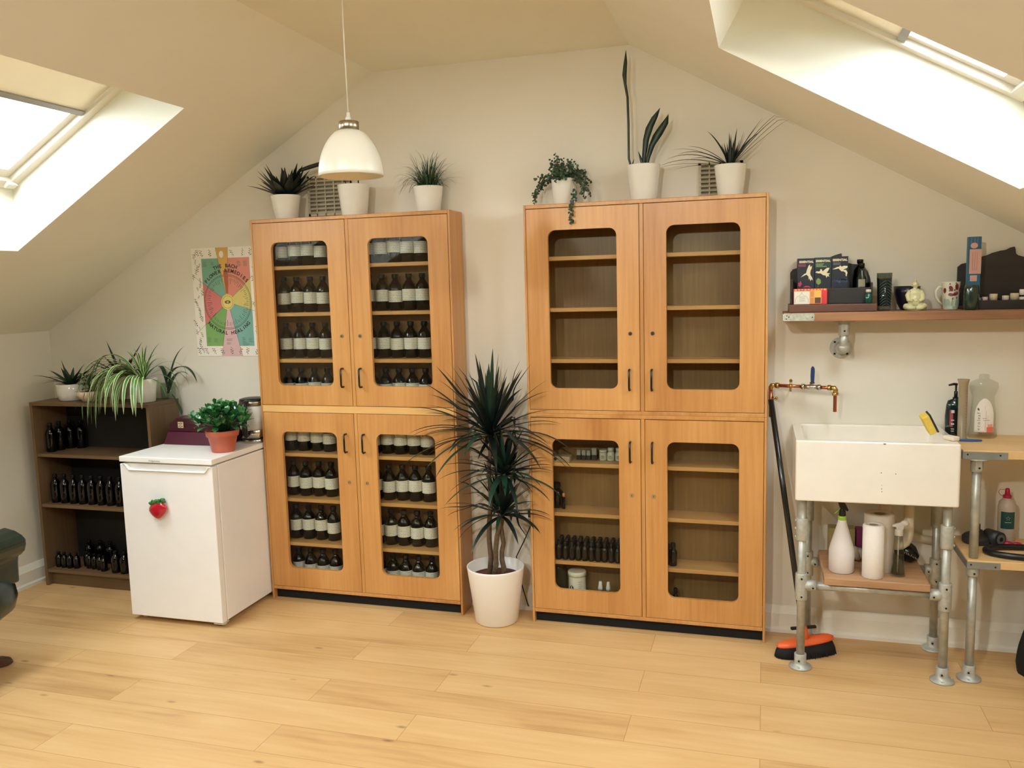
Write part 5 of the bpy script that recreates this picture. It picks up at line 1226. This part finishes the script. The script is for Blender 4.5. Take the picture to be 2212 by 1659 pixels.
obj('spray_nozzle', b, mat('milky_plastic',(206,204,194),.3), t, bevel=.002)
t = thing('black_bag', 'crumpled black plastic bag with pale print at back of board', 'bag', (.610,-.165,z0))
b = B(); R = random.Random(19); seg = 18; vs = []; nn = 9
for i in range(nn+1):
    a = -PI/2+PI*i/nn
    for k in range(seg):
        g = 2*PI*k/seg; w = 1+.10*sin(3*g+i)+.07*sin(5*g-2*i); vs.append((.610+.050*cos(a)*cos(g)*w-.012*(1+sin(a)),-.150+.045*cos(a)*sin(g)*w,z0+.0455*(1+sin(a)*(.95+.05*sin(4*g)))*1.0+.002))
b.add(vs,[(i*seg+k,i*seg+(k+1)%seg,(i+1)*seg+(k+1)%seg,(i+1)*seg+k) for i in range(nn) for k in range(seg)],0,True)
obj('bag', b, mat('black_film',(14,14,16),.22,var=.1,bump=.5,scale=40), t)
b = B(); R = random.Random(5)
for k in range(9): x = .585+k*.006; zz = z0+.055-.003*k; b.tube([(x,-.1985,zz),(x+R.uniform(-.002,.003),-.199,zz+R.uniform(.004,.01))],.0009,5)
obj('bag_print', b, mat('white_print',(206,206,200),.6), t)
t = thing('packing_carton', 'small olive and magenta carton behind the white spray bottle', 'carton', (.345,-.09,z0))
obj('box', B().box(.285,.395,-.115,-.05,z0,z0+.125), mat('olive_card',(150,136,84),.7,var=.08), t, bevel=.001)
obj('magenta_panel', B().box(.400,.430,-.120,-.05,z0,z0+.122), mat('magenta_card',(112,30,78),.6,var=.05), t)
t = thing('cloth_bundle', 'crumpled pale cloth on board between spray bottle and roll', 'cloth', (.395,-.165,z0)); 
b = B(); b.ball((.395,-.165,z0+.030), .03, 16, 0, (1.1,.9,1.0)); 
for v in b.v: v += Vector((0,0,.003*sin(v.x*260)+.002*sin(v.y*310)))
obj('cloth', b, mat('pale_cloth',(196,188,170),.9,var=.08,bump=.5), t)
# waste trap
t = thing('waste_trap', 'cream plastic waste trap and pipe below the sink', 'drain pipe', (.60,-.15,.6))
M_pvc = mat('cream_pvc',(222,212,188),.4,var=.03)
b = B().tube([(.597,-.20,.7385),(.597,-.20,.715)],.036,24); obj('waste_flange', b, M_blackp, t)
b = B().tube([(.597,-.20,.715),(.597,-.20,.690)],[.030,.029],24); b.tube([(.597,-.20,.69),(.597,-.20,.56),(.594,-.20,.535),(.585,-.20,.515),(.568,-.20,.502),(.550,-.20,.500),(.532,-.20,.505),(.516,-.19,.522),(.510,-.185,.55),(.510,-.185,.60)],.0205,20)
b.tube([(.510,-.185,.60),(.510,-.18,.636),(.512,-.168,.655),(.514,-.15,.662),(.514,-.09,.662)],.0205,20); b.tube([(.514,-.130,.662),(.514,-.10,.662)],.029,24); b.tube([(.514,-.09,.662),(.530,-.075,.64),(.56,-.07,.575),(.60,-.055,.515),(.62,-.036,.50),(.66,-.024,.488),(.78,-.024,.468)],.0175,16)
obj('trap_pipe', b, M_pvc, t)

# ------------------------------------------------------------------ broom
t = thing('broom', 'black handled broom with orange head leaning beside the right cabinet', 'broom', (.19,-.26,0))
obj('handle', B().tube([(.034,-.082,1.105),(.098,-.155,.66),(.176,-.243,.115)],.0125,16), mat('black_broom_pole',(20,24,24),.25,var=.1,coat=.3), t)
ha = Vector((.188,-.262,.0)); hd = Vector((.92,.40,0)).normalized(); he = Vector((-hd.y,hd.x,0))
out = []
for k in range(28):
    g = 2*PI*k/28; ex = .5; cx2 = (abs(cos(g))**.75)*(1 if cos(g) > 0 else -1); out.append((.128*cx2, .030*sin(g)*(1-.15*cos(g))))
b = B(); lv = [(0.052,1.0,1.0),(.060,1.03,1.08),(.070,.98,.92),(.079,.80,.55)]; vs = []
for zz,sx_,sy_ in lv: vs += [ha+hd*p[0]*sx_+he*p[1]*sy_+Z*(zz+.010*(p[0]/.128)) for p in out]
fs = [tuple(reversed(range(28)))]+[tuple(range(84,112))]+[(i*28+k,i*28+(k+1)%28,(i+1)*28+(k+1)%28,(i+1)*28+k) for i in range(3) for k in range(28)]
b.add(vs,fs,0,True); b.tube([ha+Vector((-.004,0,.07)),ha+Vector((-.012,.014,.125))],[.022,.0165],18)
obj('head_block', b, mat('orange_plastic',(236,104,52),.4,var=.04), t)
b = B(); R = random.Random(41)
for k in range(1500):
    g = R.uniform(0,2*PI); q = math.sqrt(R.uniform(0,1)); px_ = .122*q*cos(g)*1.0; py_ = .027*q*sin(g); s = ha+hd*px_+he*py_+Z*.056
    e2 = ha+hd*px_*1.16+he*(py_*1.9+R.uniform(-.006,.006))+Z*R.uniform(.001,.004); a_ = hd*.0009; b.add([s-a_,s+a_,e2+a_*1.4,e2-a_*1.4],[(0,1,2,3)])
lv = [(.004,1.10,1.55),(.03,1.06,1.35),(.055,.97,.95)]; vs = []
for zz,sx_,sy_ in lv: vs += [ha+hd*p[0]*sx_+he*p[1]*sy_+Z*zz for p in out]
b.add(vs,[tuple(reversed(range(28))),tuple(range(56,84))]+[(i*28+k,i*28+(k+1)%28,(i+1)*28+(k+1)%28,(i+1)*28+k) for i in range(2) for k in range(28)],0,True)
obj('bristles', b, mat('black_bristle',(14,13,14),.8,var=.3,scale=150), t)
b = B(); kk = ha+Vector((-.012,.014,.112)); b.boxf(kk-hd*.055-he*.008,hd,he,Z,(0,.115),(0,.014),(0,.012)); obj('scraper_bar', b, M_blackp, t, bevel=.002)

# ------------------------------------------------------------------ workbench at the right
tz0, tz1, ty = .922, .955, -.378
t = thing('pipe_workbench', 'plywood topped workbench on galvanised pipe legs right of sink', 'workbench', (1.2,-.2,0))
obj('bench_top', B().box(.757,1.62,ty,-.155,tz0,tz1), M_pine, t, bevel=.002)
obj('bench_top', B().box(.757,1.62,-.1545,-.003,tz0,tz1-.0015), M_pine, t, bevel=.002)
obj('lower_shelf', B().box(.787,1.62,ty,-.03,.478,.510), M_pine, t, bevel=.002)
obj('edge_angle', B().box(.7555,.915,ty-.0015,ty-.0002,tz0-.002,tz1-.006).box(.7555,.7568,ty,-.02,tz0-.002,tz1-.006).box(.7555,.915,ty,ty+.02,tz0-.0035,tz0-.0022), mat('zinc_angle',(150,154,150),.45,metal=.6,var=.12), t)
obj('edge_angle', B().box(.7855,.905,ty-.0015,ty-.0002,.476,.504).box(.7855,.7868,ty,-.06,.476,.504), mat('zinc_angle',(150,154,150),.45,metal=.6), t)
for x,zz in ((.773,.938),(.888,.937),(.800,.492),(.887,.487)): obj('angle_screw', B().prism(circle(.0035,12,x,zz),(0,ty-.0016,0),X,Z,Y,-.0004), M_hole, t)
for x,y in ((.815,-.343),(1.58,-.343),(1.58,-.06)):
    lg = obj('leg', B().tube([(x,y,.012),(x,y,.4775)],TR,22).tube([(x,y,.5105),(x,y,tz0-.004)],TR,22), M_steel, t)
    b = B(); flange(b,x,y); obj('floor_flange', b, [M_cast,M_hole], lg)
    b = B(); b.lathe((x,y,tz0-.009),[(.044,0),(.045,.006)],30); sleeve(b,x,y,.862,tz0-.009,.023); b.box(x-.012,x+.012,y-.030,y-.022,.872,.912); clamp_screw(b,(x+.002,y-.029,.884),(0,-1,0)); obj('top_flange', b, [M_cast,M_hole], lg)
    b = B(); sleeve(b,x,y,.436,.474,.024); clamp_screw(b,(x,y-.0235,.452),(0,-1,0)); obj('shelf_collar', b, [M_cast,M_hole], lg)
# items on the bench
z0 = tz1+.0004
zr = tz1-.0011
t = thing('pump_bottle', 'dark green pump soap bottle with printed label behind measuring cylinder', 'bottle', (.783,-.075,zr)); c = Vector((.785,-.070,zr))
obj('bottle', B().lathe(c, [(.030,0),(.036,.004),(.039,.05),(.040,.09),(.036,.135),(.030,.155),(.012,.162),(.012,.17)], 34, 0, 1., .62), mat('dark_green_bottle',(14,36,34),.15,var=.1,coat=.4), t)
b = B().lathe(c+Z*.17, [(.0075,0),(.0075,.024),(.004,.026),(.004,.052)], 14); b.tube([c+Vector((.004,0,.224)),c+Vector((-.010,-.003,.226)),c+Vector((-.030,-.006,.221))],[.006,.0055,.0035],10); obj('pump', b, M_blackp, t)
b = B(); c3 = c.copy()
for a0,a1,z1_,z2_,mi in ((-128,-108,.045,.118,1),(-105,-60,.02,.125,0)):
    n=8; vs=[c3+Vector((.0402*cos(rad(a0+(a1-a0)*k/n)), .0402*.63*sin(rad(a0+(a1-a0)*k/n)), q)) for q in (z1_,z2_) for k in range(n+1)]
    b.add(vs,[(k,k+1,n+2+k,n+1+k) for k in range(n)],mi,True)
for zz,h in ((.105,.012),(.072,.004),(.055,.006),(.035,.003),(.026,.003)): b.box(c.x-.020,c.x-.008,c.y-.0262,c.y-.0256,c.z+zz,c.z+zz+h,2)
obj('label_print', b, [mat('black_label',(10,12,14),.3),mat('faded_red_print',(150,70,74),.4),mat('white_print',(206,206,200),.6)], t)
t = thing('measuring_cylinder', 'tall translucent measuring cylinder with flared lip on the bench', 'measuring cylinder', (.802,-.125,zr)); c = Vector((.802,-.122,zr))
obj('tube_body', B().lathe(c, [(.0205,0),(.021,.002),(.0175,.006),(.0175,.225),(.021,.243),(.0235,.252),(.0225,.252),(.0195,.240),(.0165,.225),(.0165,.01),(0,.008)], 30), mat('amberish_clear_plastic',(190,172,140),.25,var=.05,trans=.45), t)
b = B()
for k in range(15): arcpatch(b,c,.0179,-62,-62+(26 if k%5 == 0 else 15),.03+k*.0125,.0312+k*.0125,0,4)
obj('graduation_marks', b, mat('dark_print',(60,56,52),.8), t)
t = thing('washing_up_bottle', 'large clear detergent bottle with white leaf logo label on bench', 'bottle', (.885,-.085,zr)); c = Vector((.888,-.080,zr))
obj('bottle', B().lathe(c, [(.050,0),(.056,.005),(.055,.02),(.0495,.05),(.0485,.10),(.043,.15),(.042,.175),(.051,.20),(.056,.215),(.053,.235),(.030,.247),(.020,.250),(.0205,.262),(.0165,.270)], 40, 0, 1., .62), pane_mat('clear_pet',(.90,.91,.88),1.35), t)
b = B(); n = 14
def ecop(a, zz, r=.0525): 
    rr = .0505+.0008 if zz > .045 else .0535; rr = (.0505 if zz < .11 else .0505-.006*(zz-.11)/.05)+.0012
    return c+Vector((rr*sin(rad(a)), -rr*.63*cos(rad(a)), zz))
rows_ = []
for i in range(13):
    zz = .028+.142*i/12; hw = 44*math.sqrt(max(0.02,1-max(0,(zz-.09)/.081)**2)) if zz > .09 else 44
    rows_.append([ecop(-hw+2*hw*k/n, zz) for k in range(n+1)])
b.add([p for r_ in rows_ for p in r_],[(i*(n+1)+k,i*(n+1)+k+1,(i+1)*(n+1)+k+1,(i+1)*(n+1)+k) for i in range(12) for k in range(n)],0,True)
obj('front_label', b, mat('white_label_film',(232,226,214),.4,var=.01), t)
b = B()
for ch,zz in zip('ecoleaf',(.040,.053,.066,.0775,.0865,.098,.108)):
    p = ecop(-24, zz)+Vector((0,-.0012,0)); b.text(ch,.019,p,Z,-X)
b.prism([(p[0]-.024,p[1]+.118) for p in [(.004,0),(-.003,.004),(-.004,.010),(0,.014),(.004,.008)]],(c.x,ecop(-24,.11).y-.0012,c.z),X,Z,Y,-.0003)
obj('logo_lettering', b, mat('leaf_logo_grey_green',(92,100,84),.5), t)
b = B()
for a0_,a1_,z1_,z2_,mi in ((10,42,.028,.05,0),(14,38,.05,.062,1),(-14,10,.028,.034,2),(4,9,.034,.12,2),(-6,24,.078,.080,3),(-8,10,.086,.088,3),(2,3,.034,.14,3),(14,15,.05,.10,3)):
    n=6; b.add([ecop(a0_+(a1_-a0_)*k/n,zz)+Vector((0,-.0009,0)) for zz in (z1_,z2_) for k in range(n+1)],[(k,k+1,n+2+k,n+1+k) for k in range(n)],mi,True)
obj('label_print', b, [mat('orange_red_print',(214,104,84),.5),mat('salmon_print',(224,156,132),.5),mat('pale_peach_print',(228,204,186),.5),mat('rose_grey_print',(176,140,134),.5)], t)
t = thing('blue_brush', 'flat blue plastic tool lying on bench in front of pump bottle', 'brush', (.825,-.16,z0)); 
obj('brush_body', B().prism([(-.040,-.006),(-.036,.006),(0,.009),(.03,.006),(.05,0),(.03,-.006),(0,-.009)],(.818,-.185,z0),X,Y,Z,.009), mat('blue_plastic',(26,84,150),.35,var=.05), t, bevel=.003); t.location.z = z0
t = thing('yellow_sponge', 'yellow sponge with dark scourer side tilted on sink rim', 'sponge', (.700,-.20,.99))
rt = Matrix.Rotation(rad(-27),3,'Y')@Matrix.Rotation(rad(8),3,'X'); u1, v1, n1 = rt@Z, rt@Y, rt@X
o1 = Vector((.672,-.225,.992))
obj('sponge_body', B().boxf(o1,n1,v1,u1,(-.016,.014),(-.03,.03),(0,.082)), mat('yellow_foam',(228,196,84),.9,var=.08,scale=160,bump=.8), t, bevel=.004)
obj('scourer_side', B().boxf(o1,n1,v1,u1,(.0142,.021),(-.03,.03),(0,.082)), mat('dark_scourer',(44,48,56),.95,var=.3,scale=200,bump=1.), t)
for o_ in t.children: o_.location.z += .006
t = thing('soap_bar', 'pale bar of soap resting on the sink rim corner', 'soap', (.716,-.345,.991))
obj('bar', B().boxf(Vector((.716,-.36,.9912)),Vector((.8,.6,0)).normalized(),Vector((-.6,.8,0)).normalized(),Z,(-.018,.018),(-.026,.026),(0,.016)), mat('pale_soap',(228,214,190),.5,var=.02), t, bevel=.004)
# items on the lower shelf
z0 = .5105
t = thing('cleaner_bottle', 'white bottle with red spout cap and green label on lower bench shelf', 'bottle', (.985,-.10,z0)); c = Vector((.992,-.085,z0))
obj('bottle', B().lathe(c, [(.030,0),(.033,.004),(.034,.15),(.030,.172),(.016,.187),(.014,.192)], 32), mat('off_white_pet',(196,184,172),.4,var=.02), t)
b = B().lathe(c+Z*.19, [(.0165,0),(.0165,.010),(.010,.013),(.0085,.036),(.006,.040)], 20); b.tube([c+Vector((-.012,-.006,.226)),c+Vector((-.030,-.008,.226)),c+Vector((-.036,-.008,.214)),c+Vector((-.028,-.008,.202)),c+Vector((-.014,-.006,.198))],.0012,6)
obj('spout_cap', b, mat('crimson_plastic',(180,22,64),.35,var=.05), t)
b = B(); arcpatch(b,c,.0344,-140,-45,.062,.135,0,12); obj('green_label', b, mat('dark_teal_label',(20,72,68),.5,var=.04), t)
b = B(); p = c+Vector((-.002,-.0352,.108))
for k in range(5): a = PI/2+2*PI*k/5; b.tube([p+Vector((cos(a)*.004,0,sin(a)*.004)),p+Vector((cos(a)*.008,0,sin(a)*.008))],.0008,5)
b.box(p.x-.012,p.x+.012,p.y-.0005,p.y,p.z-.018,p.z-.0165); obj('label_print', b, mat('white_print',(206,206,200),.6), t)
t = thing('grey_waste_fitting', 'dark grey round plastic plumbing fitting lying on lower bench shelf', 'pipe fitting', (.87,-.10,z0)); M_gf = mat('dark_grey_plastic',(42,46,48),.45,var=.08)
b = B().lathe((.872,-.125,z0), [(.052,0),(.055,.004),(.055,.026),(.045,.036),(.028,.044),(.024,.054),(.014,.054),(.014,.080),(.010,.082)], 34); obj('round_cap', b, M_gf, t)
b = B().tube([(.915,-.115,z0+.031),(.952,-.17,z0+.031)],[.030,.030],24); b.tube([(.9522,-.1702,z0+.031),(.9545,-.1735,z0+.031)],[.020,.020],20,1); b.tube([(.9546,-.1737,z0+.031),(.955,-.1743,z0+.031)],[.009,.009],16,2); obj('side_socket', b, [M_gf,mat('mid_grey_plastic',(92,96,96),.5),M_hole], t)
t = thing('red_clip', 'small crimson plastic clip on lower bench shelf by white bottle', 'clip', (.99,-.15,z0))
b = B().ball((.985,-.155,z0+.0105),.0105,14,0,(1.9,1.1,1)); b.ball((1.02,-.15,z0+.009),.009,12,0,(2.2,1,1)); obj('clip', b, mat('crimson_plastic',(180,22,64),.35), t)
t = thing('oval_gasket', 'large black oval rubber ring on front of lower bench shelf', 'rubber ring', (1.0,-.27,z0))
pts = [(1.02+.145*cos(2*PI*k/48)*(1 if True else 1),-.275+.070*sin(2*PI*k/48),z0+.013) for k in range(48)]
b = B(); seg = 12
vs = []
for k in range(48):
    g = 2*PI*k/48; d = Vector((cos(g)/.145,sin(g)/.070,0)).normalized(); p = Vector(pts[k])
    for q in range(seg): h = 2*PI*q/seg; vs.append(p+d*.013*cos(h)+Z*.0125*sin(h))
b.add(vs,[(k*seg+q,k*seg+(q+1)%seg,((k+1)%48)*seg+(q+1)%seg,((k+1)%48)*seg+q) for k in range(48) for q in range(seg)],0,True); obj('ring', b, mat('black_rubber',(18,18,24),.35,var=.1), t)
t = thing('black_rucksack', 'black fabric bag on floor under the bench at picture edge', 'bag', (1.16,-.25,0))
b = B(); seg = 20; vs = []; nn = 10
for i in range(nn+1):
    zz = .42*i/nn; s = (1-.55*(i/nn)**3)*(.92+.1*sin(i*.9)); 
    for k in range(seg): g = 2*PI*k/seg; vs.append((1.17+.165*s*cos(g)*(1+.05*sin(3*g+i)),-.25+.095*s*sin(g),zz+.001))
b.add(vs,[tuple(reversed(range(seg))),tuple(range(nn*seg,(nn+1)*seg))]+[(i*seg+k,i*seg+(k+1)%seg,(i+1)*seg+(k+1)%seg,(i+1)*seg+k) for i in range(nn) for k in range(seg)],0,True)
obj('bag_body', b, mat('black_canvas',(16,16,18),.85,var=.15,scale=80,bump=.6), t)
obj('carry_loop', B().tube([(1.13,-.25,.40),(1.13,-.25,.445),(1.17,-.25,.462),(1.21,-.25,.445),(1.21,-.25,.40)],.008,8), mat('black_canvas',(16,16,18),.85), t)

# ------------------------------------------------------------------ green leather armchair at the left edge
t = thing('leather_swivel_chair', 'dark green leather armchair cut by left picture edge, wooden feet', 'armchair', (-3.45,-1.12,0))
M_lea = mat('dark_green_leather',(10,33,26),.3,var=.15,scale=60,bump=.25,coat=.3)
ccx, ccy = -3.45, -1.12   # built here, then turned to face the back wall
b = B()
seatp = []; seg = 40
for zz,s in ((.235,.60),(.255,.80),(.30,.96),(.35,1.0),(.395,.98),(.43,.91),(.455,.84),(.475,.6)):
    seatp.append([(ccx+.342*s*(abs(cos(2*PI*k/seg))**.6)*(1 if cos(2*PI*k/seg) > 0 else -1), ccy+.29*s*(abs(sin(2*PI*k/seg))**.6)*(1 if sin(2*PI*k/seg) > 0 else -1), zz) for k in range(seg)])
vs = [p for r_ in seatp for p in r_]
b.add(vs,[tuple(reversed(range(seg))),tuple(range(7*seg,8*seg))]+[(i*seg+k,i*seg+(k+1)%seg,(i+1)*seg+(k+1)%seg,(i+1)*seg+k) for i in range(7) for k in range(seg)],0,True)
obj('seat', b, M_lea, t)
for s in (-1,1):
    xa = ccx+s*.252
    pr = [(-.03,.40),(.030,.40),(.034,.49),(.040,.522),(.058,.530),(.078,.548),(.088,.575),(.090,.600),(.070,.618),(.03,.636),(-.02,.645),(-.05,.632),(-.062,.605),(-.05,.575),(-.036,.555)]
    b = B().prism([(xa+s*p[0],p[1]) for p in pr],(0,ccy-.25,0),X,Z,Y,.46); obj('armrest', b, M_lea, t, bevel=.012, bseg=3)
b = B().prism([(ccy+.20,.40),(ccy+.30,.40),(ccy+.36,.98),(ccy+.33,1.02),(ccy+.26,.98)],(ccx-.27,0,0),Y,Z,X,.54); obj('backrest', b, M_lea, t, bevel=.03, bseg=3)
obj('column', B().cyl((ccx,ccy,.05),(ccx,ccy,.22),.025), M_blackp, t)
M_foot = wood('dark_mahogany',(52,28,20),(78,42,30),(104,60,44),'x',rough=.3)
for k in range(5):
    a = rad(-122+72*k); d = Vector((cos(a),sin(a),0)); o = Vector((ccx,ccy,0)); e = Vector((-d.y,d.x,0))
    b = B(); L = .315; prf = [(0.0,.075),(.02,.095),(L*.5,.070),(L-.03,.040),(L,.026),(L+.005,.012),(L-.02,.003),(L-.06,.003),(L*.5,.030),(.02,.05)]
    b.prism(prf,o-e*.024,d,Z,e,.048); obj('leg', b, M_foot, t, bevel=.008, bseg=3)
t.rotation_euler = (0,0,PI); t.location = (-3.425,-1.43,0)
# wall socket behind the dracaena
t = thing('wall_socket', 'white double wall socket low on wall behind dracaena, right side', 'socket', (-1.115,-.006,.505))
obj('face_plate', B().box(-1.165,-1.085,-.010,-.0004,.47,.545), M_plast, t, bevel=.003)
obj('plug', B().box(-1.125,-1.095,-.045,-.0102,.485,.525), M_blackp, t, bevel=.004)
obj('cable', B().tube([(-1.11,-.03,.487),(-1.115,-.035,.44),(-1.15,-.04,.36),(-1.19,-.045,.28),(-1.17,-.05,.16),(-1.13,-.06,.03)],.003,8), M_blackp, t)
